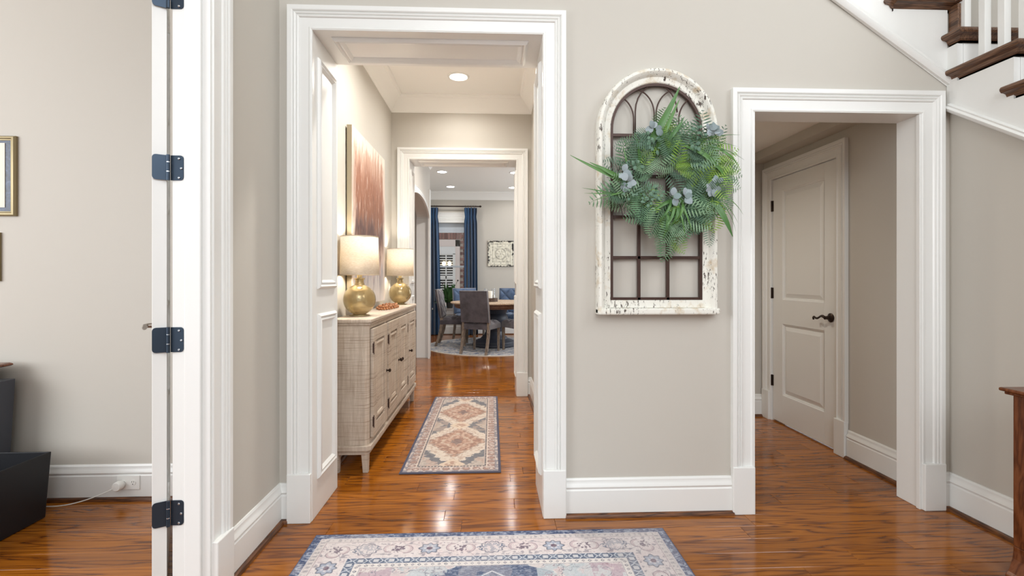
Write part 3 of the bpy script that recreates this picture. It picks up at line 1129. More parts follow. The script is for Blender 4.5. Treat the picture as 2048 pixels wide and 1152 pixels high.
BL = [((0.700, 1.747), (0.882, 2.080), .017, -.05), ((0.751, 1.735), (0.880, 2.02), .012, .06), ((0.652, 1.62), (0.364, 1.752), .0085, .14), ((0.640, 1.63), (0.455, 1.720), .010, .1),
      ((0.615, 1.575), (0.43, 1.575), .003, .1), ((0.627, 1.563), (0.42, 1.60), .0035, .06), ((0.876, 1.825), (1.110, 1.640), .012, .25), ((0.901, 1.811), (1.060, 1.690), .009, .2),
      ((1.026, 1.578), (1.135, 1.375), .015, -.04), ((1.039, 1.59), (1.185, 1.480), .0022, .2), ((1.014, 1.59), (1.150, 1.400), .0022, .25), ((0.976, 1.812), (1.190, 1.738), .0022, .1),
      ((0.976, 1.836), (1.172, 1.856), .0018, .02), ((0.851, 1.564), (0.776, 1.441), .006, .2), ((0.864, 1.552), (0.790, 1.391), .007, .25), ((0.876, 1.552), (0.911, 1.367), .004, -.2),
      ((0.889, 1.564), (0.945, 1.392), .004, -.25), ((0.826, 1.515), (0.801, 1.367), .008, .1), ((1.026, 1.812), (1.165, 1.705), .006, .12), ((0.64, 1.66), (0.61, 1.80), .004, .1),
      ((.70, 1.70), (.668, 1.86), .007, .1), ((.86, 1.55), (.735, 1.48), .008, -.2), ((.88, 1.54), (.84, 1.42), .008, .1), ((.90, 1.56), (.86, 1.44), .007, .2),
      ((.66, 1.60), (.47, 1.54), .003, .05), ((.97, 1.83), (1.16, 1.80), .0018, -.05), ((1.02, 1.60), (1.16, 1.44), .002, .1), ((.78, 1.78), (.90, 1.93), .010, -.1)]
for b, t, w_, bend in BL:
    blade(b, t, w_, bend)
# eucalyptus sprigs: large grey leaves, each a sub-part
lm = MB()
N = 6
for i in range(N + 1):
    s = i / N
    ww = .42 * math.sin(PI * (.04 + .94 * s)) ** .7
    lm.v += [(-ww, s, .06 * math.sin(PI * s) + .10 * ww), (0, s, .10 * math.sin(PI * s)), (ww, s, .06 * math.sin(PI * s) + .10 * ww)]
for i in range(N):
    for k in range(2):
        lm.f.append((i * 3 + k, i * 3 + k + 1, i * 3 + 4 + k, i * 3 + 3 + k))
EUL = lm.mesh('leaf', M['euca'], smooth=True, recalc=False)
SAL = EUL.copy()
SAL.materials.clear()
SAL.materials.append(M['sage'])
for j, (x, z, sc, m_) in enumerate([(0.752, 1.870, .040, EUL), (0.604, 1.672, .042, EUL), (0.625, 1.625, .045, EUL), (1.005, 1.868, .040, EUL), (1.035, 1.860, .040, EUL), (1.026, 1.602, .046, EUL),
                                    (1.050, 1.627, .040, EUL), (0.835, 1.555, .044, EUL), (0.895, 1.562, .044, EUL), (0.640, 1.580, .028, SAL), (0.74, 1.60, .034, SAL), (0.751, 1.79, .036, SAL),
                                    (.72, 1.82, .034, SAL), (.70, 1.575, .032, SAL), (.66, 1.70, .034, SAL), (.79, 1.83, .032, SAL), (.97, 1.87, .034, SAL), (.94, 1.80, .034, SAL),
                                    (.73, 1.54, .03, SAL), (.77, 1.56, .03, SAL), (.62, 1.60, .03, SAL), (.98, 1.70, .03, SAL)]):
    a0 = rw.uniform(0, 2 * PI)
    stem = MB().tube([(x - WC.x - .03 * math.cos(a0), -.05, z - WC.z - .03 * math.sin(a0)), (x - WC.x, -.085, z - WC.z)], .0016, 5)
    sp = stem.build('eucalyptus_sprig', M['twig'], wr)
    nn = 5 if m_ is EUL else 10
    for k in range(nn):
        a = a0 + 2 * PI * k / nn * .62 + rw.uniform(-.4, .4)
        if m_ is SAL:
            a = rw.uniform(0, 2 * PI)
        r = rw.uniform(.0, .012) if m_ is EUL else rw.uniform(0, .03)
        p = Vector((x - WC.x + r * math.cos(a), -.085 - rw.uniform(0, .012), z - WC.z + r * math.sin(a)))
        d = Vector((math.cos(a), rw.uniform(-.4, .15), math.sin(a)))
        s_ = sc * rw.uniform(.65, .98) * (1 if m_ is EUL else .62)
        inst(m_, 'leaf', sp, p, orient(d, (rw.uniform(-.5, .5), -1, rw.uniform(-.4, .4))), (s_, s_, s_))
# twig ring
tw = MB()
for i in range(150):
    th = rw.uniform(0, 2 * PI)
    if rw.random() < .35:
        th = rw.uniform(2.6, 4.3)
    r1 = R0 + rw.gauss(0, .025)
    span = rw.uniform(.35, 1.0)
    pts = []
    wob = rw.uniform(-.03, .03)
    for k in range(6):
        t = k / 5
        rr = r1 + wob * math.sin(PI * t) + rw.uniform(-.006, .006) + (.03 * t * t if rw.random() < .4 else 0)
        pts.append(ring_pt(th + span * t, rr, -.002 - .045 * math.sin(PI * t) * rw.random()))
    tw.tube(pts, rw.uniform(.0008, .002), 4)
for i in range(60):
    p = Vector((rw.uniform(-.25, -.12), -.03, rw.uniform(-.12, .17)))
    d = Vector((rw.uniform(-1, .6), rw.uniform(-.4, 0), rw.uniform(-.7, 1))).normalized() * rw.uniform(.04, .10)
    tw.tube([p, p + d * .5 + Vector((rw.uniform(-.012, .012), 0, rw.uniform(-.012, .012))), p + d], .0008, 4)
for i in range(25):
    p = Vector((rw.uniform(-.04, .03), -.02, rw.uniform(-.24, -.15)))
    d = Vector((rw.uniform(-1, 1), rw.uniform(-.4, 0), rw.uniform(-.8, .2))).normalized() * rw.uniform(.04, .09)
    tw.tube([p, p + d * .5 + Vector((rw.uniform(-.012, .012), 0, rw.uniform(-.012, .012))), p + d], .0008, 4)
tw.build('twig_ring', M['twig'], wr, recalc=False)['kind'] = 'stuff'

# ------------------------------------------------------------------ SIDEBOARD


def sideboard_mat():
    m = mat('washed_mango_wood', srgb(190, 170, 148), .6, spec=.3)
    tc = coords(m, 'Object')
    mp = nd(m, 'ShaderNodeMapping')
    mp.inputs['Scale'].default_value = (2.2, 2.2, 130)
    lk(m, tc, mp.inputs[0])
    saw = noise(m, mp.outputs[0], 1.0, 4, .65)
    mp2 = nd(m, 'ShaderNodeMapping')
    mp2.inputs['Scale'].default_value = (40, 40, 4)
    lk(m, tc, mp2.inputs[0])
    gr = noise(m, mp2.outputs[0], 1.6, 5, .6)
    pat = noise(m, tc, 5, 3)
    a = ramp(m, gr, [(.25, srgb(170, 152, 134)), (.5, srgb(190, 174, 157)), (.72, srgb(206, 192, 176))])
    b = mixc(m, ramp(m, saw, [(.36, (.75, .75, .75, 1)), (.48, (0, 0, 0, 1))]), a, srgb(142, 122, 104))
    c = mixc(m, ramp(m, pat, [(.4, (0, 0, 0, 1)), (.75, (.55, .55, .55, 1))]), b, srgb(206, 193, 178))
    lk(m, c, bsdf(m).inputs['Base Color'])
    bump(m, math_n(m, 'ADD', saw, gr), .25, .003)
    return m


M['sidewood'] = sideboard_mat()
SBX, SY0, SY1 = -.745, 2.985, 4.76
sbd = thing('sideboard', 'long whitewashed carved wood sideboard with four panelled doors in the hall', 'sideboard', (-.865, 3.87, 0))


def B(mb, name, material=M['sidewood'], parent=sbd, **kw):
    mb.xf(Matrix.Translation((.865, -3.87, 0)))
    return mb.build(name, material, parent, **kw)


ch = .022   # chamfered front corners
XB = -.968


def slab(z0, z1, o, c=ch):
    return MB().prism([(XB, SY0 - o, z0), (SBX + o - c, SY0 - o, z0), (SBX + o, SY0 - o + c, z0), (SBX + o, SY1 + o - c, z0), (SBX + o - c, SY1 + o, z0), (XB, SY1 + o, z0)], (0, 0, z1 - z0))


B(slab(.17, .90, 0), 'carcass', bevel=.002)
B(slab(.895, .91, .010), 'top_moulding', bevel=.004)
B(slab(.908, .932, .018), 'top', bevel=.006)
B(slab(.138, .172, .016), 'base_moulding', bevel=.005)
B(slab(.116, .140, .004), 'base_apron', bevel=.002)
for x, y in ((SBX - .045, SY0 + .006), (SBX - .045, SY1 - .05), (XB + .005, SY0 + .006), (XB + .005, SY1 - .05)):
    q = .008
    B(MB().hexa([(x + q, y + q, 0), (x + .042 - q * .2, y + q, 0), (x + .042 - q * .2, y + .044 - q, 0), (x + q, y + .044 - q, 0), (x, y, .12), (x + .042, y, .12), (x + .042, y + .044, .12), (x, y + .044, .12)]), 'leg', bevel=.003)
ND = 4
dw_ = [(3.035, 3.425), (3.475, 3.86), (3.868, 4.255), (4.305, 4.70)]
for k, (y0, y1) in enumerate(dw_):
    z0, z1 = .205, .868
    x = SBX
    B(MB().box((x - .002, y0 - .004, z0 - .004), (x + .0015, y1 + .004, z1 + .004)), 'door_gap', mat('gap_shadow_paint', srgb(92, 78, 64), .8) if k == 0 else bpy.data.materials['gap_shadow_paint'])
    root = B(MB().box((x + .001, y0, z0), (x + .006, y1, z1)), 'cabinet_door', bevel=.001)
    sw = .075
    for a, b in (((x + .005, y0, z0), (x + .020, y0 + sw, z1)), ((x + .005, y1 - sw, z0), (x + .020, y1, z1)), ((x + .005, y0 + sw, z0), (x + .020, y1 - sw, z0 + sw)), ((x + .005, y0 + sw, z1 - sw), (x + .020, y1 - sw, z1))):
        B(MB().box(a, b), 'door_rail', parent=root, bevel=.002)
    mb = MB()
    yy0, yy1, zz0, zz1 = y0 + sw + .010, y1 - sw - .010, z0 + sw + .010, z1 - sw - .010
    for ins, dep in ((0, .006), (.004, .016), (.016, .019), (.030, .015), (.034, .010), (.05, .010)):
        mb.v += [(x + dep, yy0 + ins, zz0 + ins), (x + dep, yy1 - ins, zz0 + ins), (x + dep, yy1 - ins, zz1 - ins), (x + dep, yy0 + ins, zz1 - ins)]
    for i in range(5):
        for q in range(4):
            mb.f.append((i * 4 + q, i * 4 + (q + 1) % 4, i * 4 + 4 + (q + 1) % 4, i * 4 + 4 + q))
    mb.f.append((20, 21, 22, 23))
    B(mb, 'door_panel', parent=root)
    ky = (y1 - .022, y1 - .024, y0 + .024, y0 + .022)[k]
    kn = MB().lathe([(0, 0), (.010, 0), (.010, .003), (.005, .006), (.005, .014), (.011, .019), (.013, .025), (.009, .031), (0, .033)], (x + .019, ky, .545), 14, 'x')
    B(kn, 'knob', M['bronze'], root, smooth=50)
    hy = (y0 + .003, y0 + .003, y1 - .003, y1 - .003)[k]
    for z in (.30, .75):
        h_ = MB().tube([(x + .021, hy, z - .038), (x + .021, hy, z + .038)], .0032, 8)
        h_.box((x + .015, hy - .006, z - .030), (x + .0205, hy + .005, z + .030))
        B(h_, 'hinge', M['iron'], root, smooth=40)

# ------------------------------------------------------------------ LAMPS


def shade_mat():
    m = bpy.data.materials.new('linen_lampshade')
    m.use_nodes = True
    nt = m.node_tree
    b = nt.nodes['Principled BSDF']
    b.inputs['Roughness'].default_value = .8
    v = coords(m, 'Object', (60, 60, 420))
    n = noise(m, v, 1.0, 2)
    col = ramp(m, n, [(.3, srgb(232, 220, 200)), (.7, srgb(250, 243, 230))])
    lk(m, col, b.inputs['Base Color'])
    tr = nd(m, 'ShaderNodeBsdfTranslucent')
    lk(m, col, tr.inputs['Color'])
    mx = nd(m, 'ShaderNodeMixShader')
    mx.inputs[0].default_value = .17
    lk(m, b.outputs[0], mx.inputs[1])
    lk(m, tr.outputs[0], mx.inputs[2])
    lk(m, mx.outputs[0], nt.nodes['Material Output'].inputs[0])
    return m


def globe_mat():
    m = mat('gold_mercury_glass', srgb(232, 212, 160), .1, .28, spec=.6, **{'Transmission Weight': .72, 'IOR': 1.3})
    v = coords(m, 'Object')
    n = noise(m, v, 55, 4, .6)
    n2 = noise(m, v, 12, 3)
    lk(m, ramp(m, n2, [(.3, srgb(178, 156, 108)), (.7, srgb(208, 192, 152))]), bsdf(m).inputs['Base Color'])
    bump(m, n, .3, .005)
    return m


M['shade'] = shade_mat()
M['globe'] = globe_mat()
M['brass'] = mat('pale_gold_metal', srgb(214, 196, 150), .28, .9)


def lamp(label, x, y):
    t = thing('table_lamp', label, 'lamp', (x, y, .932), 0, 'gold globe table lamps on the sideboard')
    prof = [(0, 0), (.062, 0), (.066, .003), (.064, .008)]
    R = .103
    for k in range(3, 23):
        a = -PI / 2 + PI * k / 24.5
        prof.append((R * math.cos(a), .103 + .004 + R * .98 * math.sin(a)))
    prof += [(.030, .212), (.027, .220), (.027, .236), (.034, .240), (.034, .247), (.012, .25), (0, .25)]
    MB().lathe(prof, n=40).build('globe_base', M['globe'], t, smooth=50)
    MB().lathe([(0, .25), (.016, .25), (.016, .285), (.011, .29), (.011, .36), (0, .36)], n=16).build('neck', M['brass'], t, smooth=40)
    s = MB()
    r0, r1, z0, z1 = .1255, .119, .268, .518
    s.lathe([(r0, z0), (r1, z1)], n=48, cap=False)
    sh = s.build('lamp_shade', M['shade'], t, smooth=True, recalc=False)
    so = sh.modifiers.new('solid', 'SOLIDIFY')
    so.thickness = .0015
    rm = MB()
    for r_, z_ in ((r0, z0), (r1, z1)):
        rm.tube([(r_ * math.cos(2 * PI * k / 48), r_ * math.sin(2 * PI * k / 48), z_) for k in range(48)], .0018, 6, closed=True)
    rm.build('shade_rim', mat('shade_rim_cloth', srgb(190, 172, 148), .8) if 'shade_rim_cloth' not in bpy.data.materials else bpy.data.materials['shade_rim_cloth'], t, smooth=True)
    sp = MB()
    for k in range(3):
        a = 2 * PI * k / 3
        sp.tube([(0, 0, .50), (r1 * math.cos(a), r1 * math.sin(a), .512)], .0016, 5)
    sp.tube([(0, 0, .36), (0, 0, .50)], .002, 5)
    sp.build('spider', M['brass'], t)
    p = point('lamp_bulb', (x, y, .932 + .40), 7.5, (1.0, .90, .77), .03)
    return t


lamp('nearer gold glass globe lamp with a lit linen drum shade on the sideboard', -.866, 3.245)
lamp('farther gold glass globe lamp with a lit linen shade at the far sideboard end', -.858, 4.62)

# bead garland on the sideboard
bd = MB()
rb = random.Random(5)


def bead(mb, x, y, z, r):
    mb.lathe([(0, -r), (r * .7, -r * .7), (r, 0), (r * .7, r * .7), (0, r)], (x, y, z), 8, 'z', False)


for turn in range(3):
    for k in range(24):
        a = 2 * PI * k / 24
        rx, ry = .045 + .012 * turn, .17 + .03 * turn
        bead(bd, -.845 + rx * math.cos(a) + rb.uniform(-.004, .004), 4.02 + ry * math.sin(a) + rb.uniform(-.006, .006), .942 + .013 * (turn == 1) + rb.uniform(0, .004), .0105)
for k in range(34):
    bead(bd, -.845 + rb.uniform(-.035, .035), 4.02 + rb.uniform(-.15, .2), .946 + rb.uniform(0, .022), .0105)
tag(bd.build('bead_garland', wood_mat('brown_bead_wood', srgb(120, 70, 38), srgb(168, 108, 66), srgb(196, 138, 92), .45, (30, 30, 30)), None, smooth=50, recalc=False),
    'coiled garland of brown wooden beads lying between the two lamps', 'garland')

# painting


def painting_mat():
    m = mat('abstract_canvas', srgb(220, 200, 190), .75)
    v = coords(m, 'Object')
    sp = nd(m, 'ShaderNodeSeparateXYZ')
    lk(m, v, sp.inputs[0])
    mp = nd(m, 'ShaderNodeMapping')
    mp.inputs['Scale'].default_value = (1, 9, 1.8)
    lk(m, v, mp.inputs[0])
    n1 = noise(m, mp.outputs[0], 1.6, 7, .68, .5)
    mp2 = nd(m, 'ShaderNodeMapping')
    mp2.inputs['Scale'].default_value = (1, 24, 4.5)
    lk(m, v, mp2.inputs[0])
    n2 = noise(m, mp2.outputs[0], 1.0, 6, .7, .3)
    n3 = noise(m, v, 3.0, 3)
    # vertical position 0 bottom .. 1 top, wobbling with the noise
    h = math_n(m, 'ADD', math_n(m, 'DIVIDE', sp.outputs[2], 1.24), math_n(m, 'MULTIPLY', math_n(m, 'SUBTRACT', n1, .5), .55))
    grad = ramp(m, h, [(0.0, srgb(222, 214, 208)), (.12, srgb(196, 188, 184)), (.2, srgb(168, 162, 166)), (.26, srgb(206, 180, 164)), (.36, srgb(116, 84, 72)),
                       (.44, srgb(96, 76, 76)), (.5, srgb(132, 100, 90)), (.56, srgb(146, 100, 78)), (.74, srgb(160, 112, 90)), (.90, srgb(196, 160, 140)), (.97, srgb(230, 214, 202)), (1.0, srgb(226, 210, 198))])
    ln = ramp(m, n2, [(.30, (.9, .9, .9, 1)), (.48, (0, 0, 0, 1))])
    inr = ramp(m, h, [(.02, (.25, .25, .25, 1)), (.3, (.9, .9, .9, 1)), (.75, (.8, .8, .8, 1)), (.9, (.05, .05, .05, 1))])
    dk = mixc(m, 1.0, ln, inr, 'MULTIPLY')
    c = mixc(m, dk, grad, srgb(96, 70, 66))
    lt = ramp(m, n2, [(.56, (0, 0, 0, 1)), (.72, (.75, .75, .75, 1))])
    c = mixc(m, lt, c, srgb(232, 218, 206))
    # pale border at both sides
    ed = math_n(m, 'ABSOLUTE', sp.outputs[1])
    ef = math_n(m, 'ADD', ed, math_n(m, 'MULTIPLY', math_n(m, 'SUBTRACT', n1, .5), .22))
    c = mixc(m, ramp(m, ef, [(.41, (0, 0, 0, 1)), (.50, (.85, .85, .85, 1))]), c, srgb(228, 214, 202))
    lk(m, c, bsdf(m).inputs['Base Color'])
    bump(m, n2, .3, .004)
    return m


pt = thing('painting', 'tall abstract canvas of rusty pink vertical strokes above the sideboard', 'painting', (-.985, 3.875, .985))
MB().box((.032, -.505, 0), (.036, .505, 1.238)).build('canvas', painting_mat(), pt)
MB().box((.0, -.505, 0), (.0325, .505, 1.238)).build('stretcher_edge', mat('olive_canvas_edge', srgb(164, 152, 128), .8), pt)

# light switch on the hall wall
sw = thing('light_switch', 'white light switch plate between the lamps on the hall wall', 'switch', (-.995, 4.80, 1.10))
MB().box((0, -.038, -.06), (.005, .038, .06)).build('cover_plate', M['plastic'], sw, bevel=.002)
MB().box((.004, -.016, -.033), (.009, .016, .033)).build('rocker', M['plastic'], sw, bevel=.002)

# ------------------------------------------------------------------ RUGS (pattern computed per vertex)


def color_grid(name, xs, ys, col, z=.008, thick=.008, parent=None, material=None):
    """flat textile: top grid with a per-vertex colour plus a hem"""
    nx, ny = len(xs), len(ys)
    X, Y = np.meshgrid(xs, ys)
    co = np.empty((nx * ny, 3), np.float32)
    co[:, 0] = X.ravel()
    co[:, 1] = Y.ravel()
    co[:, 2] = z
    i, j = np.meshgrid(np.arange(nx - 1), np.arange(ny - 1))
    a = (j * nx + i).ravel()
    quads = np.stack([a, a + 1, a + nx + 1, a + nx], 1).astype(np.int32)
    me = bpy.data.meshes.new(name)
    me.vertices.add(len(co))
    me.vertices.foreach_set('co', co.ravel())
    me.loops.add(quads.size)
    me.loops.foreach_set('vertex_index', quads.ravel())
    me.polygons.add(len(quads))
    me.polygons.foreach_set('loop_start', np.arange(0, quads.size, 4, dtype=np.int32))
    me.polygons.foreach_set('loop_total', np.full(len(quads), 4, np.int32))
    me.update()
    at = me.color_attributes.new('pattern', 'FLOAT_COLOR', 'POINT')
    c4 = np.ones((nx * ny, 4), np.float32)
    c4[:, :3] = col
    at.data.foreach_set('color', c4.ravel())
    me.materials.append(material)
    o = bpy.data.objects.new(name, me)
    C.objects.link(o)
    o.parent = parent
    return o


def rug_mat(name):
    m = mat(name, (1, 1, 1, 1), .95, spec=.1)
    at = nd(m, 'ShaderNodeAttribute', attribute_name='pattern')
    n = noise(m, coords(m), 240, 2)
    c = mixc(m, math_n(m, 'MULTIPLY', n, .28), at.outputs['Color'], srgb(120, 110, 112), 'MULTIPLY')
    lk(m, c, bsdf(m).inputs['Base Color'])
    bump(m, n, .4, .003)
    return m


def lin(c):
    return np.array(srgb(*c)[:3], np.float32)


def vnoise(x, y, seed, scale):
    """smooth value noise"""
    r = np.random.default_rng(seed)
    T = r.random((64, 64)).astype(np.float32)
    x = x * scale
    y = y * scale
    xi = np.floor(x).astype(int)
    yi = np.floor(y).astype(int)
    fx = x - xi
    fy = y - yi
    fx = fx * fx * (3 - 2 * fx)
    fy = fy * fy * (3 - 2 * fy)

    def t(i, j):
        return T[(yi + j) % 64, (xi + i) % 64]
    return (t(0, 0) * (1 - fx) + t(1, 0) * fx) * (1 - fy) + (t(0, 1) * (1 - fx) + t(1, 1) * fx) * fy


def fbm(x, y, seed, scale, n=4):
    s = 0
    a = .5
    for k in range(n):
        s = s + a * vnoise(x, y, seed + k, scale * 2 ** k)
        a *= .5
    return s / (1 - .5 ** n)


def foreground_rug():
    W, Lr = 1.594, 1.06
    yfar = 2.266
    xs = np.linspace(-W / 2, W / 2, 800)
    ys = np.concatenate([np.linspace(yfar - Lr, 1.88, 50)[:-1], np.linspace(1.88, yfar, 190)])
    X, Y = np.meshgrid(xs, ys)
    x = X.ravel()
    y = Y.ravel()
    dl = W / 2 - np.abs(x)                  # distance to the short sides
    dt = np.minimum(yfar - y, y - (yfar - Lr))
    e = np.minimum(dl, dt)                  # distance to nearest edge
    horiz = dt <= dl
    s = np.where(horiz, x, np.sign(x) * (W / 2 - (y - (yfar - Lr / 2))) * 0 + (y - (yfar - Lr / 2)))   # coordinate along that edge
    cream, navy, blue, grey, mauve, dark = lin((222, 213, 212)), lin((82, 94, 124)), lin((132, 146, 164)), lin((176, 172, 174)), lin((168, 144, 152)), lin((92, 98, 112))
    c = np.tile(cream, (len(x), 1)).astype(np.float32)

    def put(mask, colr, amt=1.0):
        k = np.clip(mask, 0, 1)[:, None] * amt
        c[:] = c * (1 - k) + colr * k

    def band(v, a, b, soft=.0015):
        return np.clip((v - a) / soft + .5, 0, 1) * np.clip((b - v) / soft + .5, 0, 1)

    def line(v, a, w_=.002):
        return np.clip(1 - np.abs(v - a) / w_, 0, 1)
    wob = fbm(x, y, 5, 30) - .5
    n1 = fbm(x * .7, y * 1.7, 1, 95)
    n2 = fbm(x, y, 9, 8)
    put((fbm(x, y, 40, 12) > .56) * 1.0, lin((220, 204, 204)), .5)
    # outer navy edge
    put(band(e, -1, .034), navy)
    put(band(e, .004, .034) * (n1 > .56), lin((176, 184, 200)), .75)
    put(line(e, .036, .0025), cream)
    # minor guard band
    put(band(e, .038, .066), lin((214, 206, 204)))
    q = np.abs(((s / .0265) % 1) - .5)
    put(band(e, .042, .062) * (q < .26) * (fbm(x, y, 3, 90) > .45), lin((150, 146, 154)), .7)
    put(line(e, .039, .002), grey)
    put(line(e, .068, .0022), lin((150, 130, 140)))
    # main border: alternating medallions, palmettes and curling leaves
    ce = .128
    P = .135
    k = np.round(s / P)
    ls = s - k * P
    le = e - ce
    kind = np.mod(k, 4)
    r = np.sqrt((ls / 1.12) ** 2 + le ** 2)
    ang_ = np.arctan2(le, ls)
    inm = band(e, .072, .188)
    oval = inm * (kind == 0)
    ros = inm * (kind == 2)
    pal = inm * (np.mod(kind, 2) == 1)
    ed = .043 + .0035 * np.cos(12 * ang_)
    put(oval * line(r, ed, .005), lin((78, 90, 114)))
    put(oval * (r < ed - .009) * (fbm(x, y, 17, 75) > .48), lin((164, 164, 176)), .8)
    put(oval * line(r, ed - .011, .0022), lin((134, 142, 158)))
    for sg in (-1, 1):
        u = (ls * sg - .062)
        put(oval * (np.abs(le - .006 * np.sin(u * 120)) < .0022) * (np.abs(u) < .028), lin((104, 116, 140)))
        put(oval * (np.hypot(ls * sg - .048, le + .014 * sg) < .009) * (np.hypot(ls * sg - .050, le + .012 * sg) > .005), lin((110, 122, 142)))
    ed2 = .036 + .005 * np.cos(8 * ang_)
    put(ros * (r < ed2), lin((170, 176, 192)))
    put(ros * line(r, ed2, .005), lin((70, 80, 100)))
    put(ros * (r < .022) * (np.cos(6 * ang_) > -.1) * (r > .008), lin((208, 204, 208)))
    put(ros * (r < .012), lin((122, 106, 120)))
    put(pal * (r < .026 + .005 * np.cos(9 * ang_)) * (fbm(x, y, 23, 110) > .46), lin((116, 102, 118)), .9)
    for sg in (-1, 1):
        rr = np.hypot(ls - sg * .036, (le - sg * .004) * .9)
        aa = np.arctan2(le - sg * .004, (ls - sg * .036) * sg)
        crescent = (rr < .028) * (np.hypot(ls - sg * .027, (le - sg * .002)) > .025)
        put(pal * crescent * (aa < 2.3), lin((200, 180, 184)), .8)
        put(pal * (line(rr, .027, .0028)) * (np.abs(aa) < 1.9) * (np.sin(aa * 26) > -.6), lin((96, 86, 104)))
    vine = .014 * np.sin(s / P * PI + .4) * 1.6
    put(inm * line(np.abs(le - vine * 1.7), .0, .0022) * ((np.abs(ls) > .046) | (np.mod(kind, 2) == 1)) * (r > .036), lin((104, 112, 132)), .8)
    q = fbm(x, y, 77, 62)
    put(inm * (np.abs(le) > .034) * (q > .64), lin((150, 144, 154)), .75)
    put(inm * (r > .044) * (q < .30), lin((176, 158, 166)), .6)
    put(line(e, .190, .0025), cream)
    # navy inner band with pale lozenges
    b2 = band(e, .195, .232)
    put(b2, lin((96, 108, 130)))
    put(b2 * (n1 > .58), lin((150, 160, 176)), .7)
    P2 = .064
    l2 = np.abs(((s / P2) % 1) - .5) * P2
    z = np.abs(e - .2135)
    put(b2 * (np.maximum(l2, z) < .011), lin((204, 204, 208)))
    put(b2 * (np.abs(l2 - .022 + (z - .009) * .8) < .0028), lin((200, 204, 212)))
    # white band with small diamonds
    b3 = band(e, .234, .262)
    put(b3, lin((224, 218, 214)))
    P3 = .027
    l3 = np.abs(((s / P3 + .5) % 1) - .5) * P3
    k3 = np.mod(np.round(s / P3), 2)
    dd = l3 + np.abs(e - .248)
    put(b3 * (dd < .0085) * (dd > .0042), np.array(lin((112, 116, 130))), 1.0)
    put(b3 * (dd < .0085) * (k3 == 0), lin((172, 164, 170)), .6)
    put(line(e, .233, .002), navy)
    put(line(e, .2635, .002), lin((140, 140, 150)))
    # field
    fi = np.clip((e - .265) / .002, 0, 1)
    fcol = lin((214, 206, 204))
    put(fi, fcol)
    put(fi * (n2 > .55) * (.5 + n1), lin((190, 196, 202)), .6)
    put(fi * (fbm(x, y, 51, 22) > .55), lin((206, 190, 192)), .7)
    ym = yfar - Lr / 2
    d = np.abs(x) / .46 + np.abs(y - ym) / .30
    put(fi * (np.abs(x) > .40) * (np.abs(x) < .53) * (fbm(x, y, 61, 24) > .46), lin((184, 164, 174)), .8)
    navyc = fi * ((np.abs(x) < .20 + .05 * np.cos(60 * (y - ym))) & (np.abs(y - ym) < .28))
    put(navyc, lin((92, 104, 130)))
    put(navyc * (n1 > .58), lin((150, 160, 178)), .6)
    scal = fi * ((np.abs(x) > .18) & (np.abs(x) < .36 + .02 * np.sin(70 * y)))
    put(scal * (fbm(x, y, 63, 26) > .44), lin((186, 196, 202)), .75)
    put(fi * line(np.abs(x), .20 + .05 * np.cos(60 * (y - ym)), .005), lin((222, 222, 220)))
    dm = np.abs(x) + np.abs(y - ym) * 1.3
    cen = fi * (np.abs(x) < .19)
    put(cen * (dm < .33) * (np.abs((dm / .045) % 1 - .5) < .12), lin((204, 206, 212)))
    put(cen * (dm < .26), lin((206, 202, 204)), .85)
    dq = np.maximum(np.abs(((x + (y - ym)) / .05) % 1 - .5), np.abs(((x - (y - ym)) / .05) % 1 - .5))
    put(cen * (dm < .26) * (dq > .40), lin((98, 106, 128)))
    # curling outlines in the field
    fv = fbm(x, y, 88, 16)
    put(fi * (np.abs(fv - .5) < .016) * (np.abs(x) > .2), lin((126, 128, 142)), .75)
    put(fi * (np.abs(fv - .60) < .010) * (np.abs(x) > .2), lin((150, 120, 132)), .7)
    # wear
    wear = fbm(x, y, 31, 120)
    grain = np.random.default_rng(4).random(len(x)).astype(np.float32)
    c[:] = c * (0.86 + .22 * wear + .16 * (grain - .4))[:, None]
    c[:] = c + (lin((222, 216, 214)) - c) * (np.clip((fbm(x, y * 2, 37, 130) - .52) * 6, 0, 1) * .22)[:, None]
    put((fbm(x, y, 33, 5) > .6) * 1.0, cream, .18)
    m = rug_mat('printed_rug_pile')
    root = thing('area_rug', 'foreground cream and navy oriental rug with a medallion border', 'rug', (0, 0, 0))
    color_grid('rug_face', xs, ys, c, .0085, parent=root, material=m)
    MB().box((-W / 2 - .004, yfar - Lr - .004, .0005), (W / 2 + .004, yfar + .004, .0078)).build('hem', mat('navy_hem', srgb(70, 80, 108), .9), root, bevel=.002)


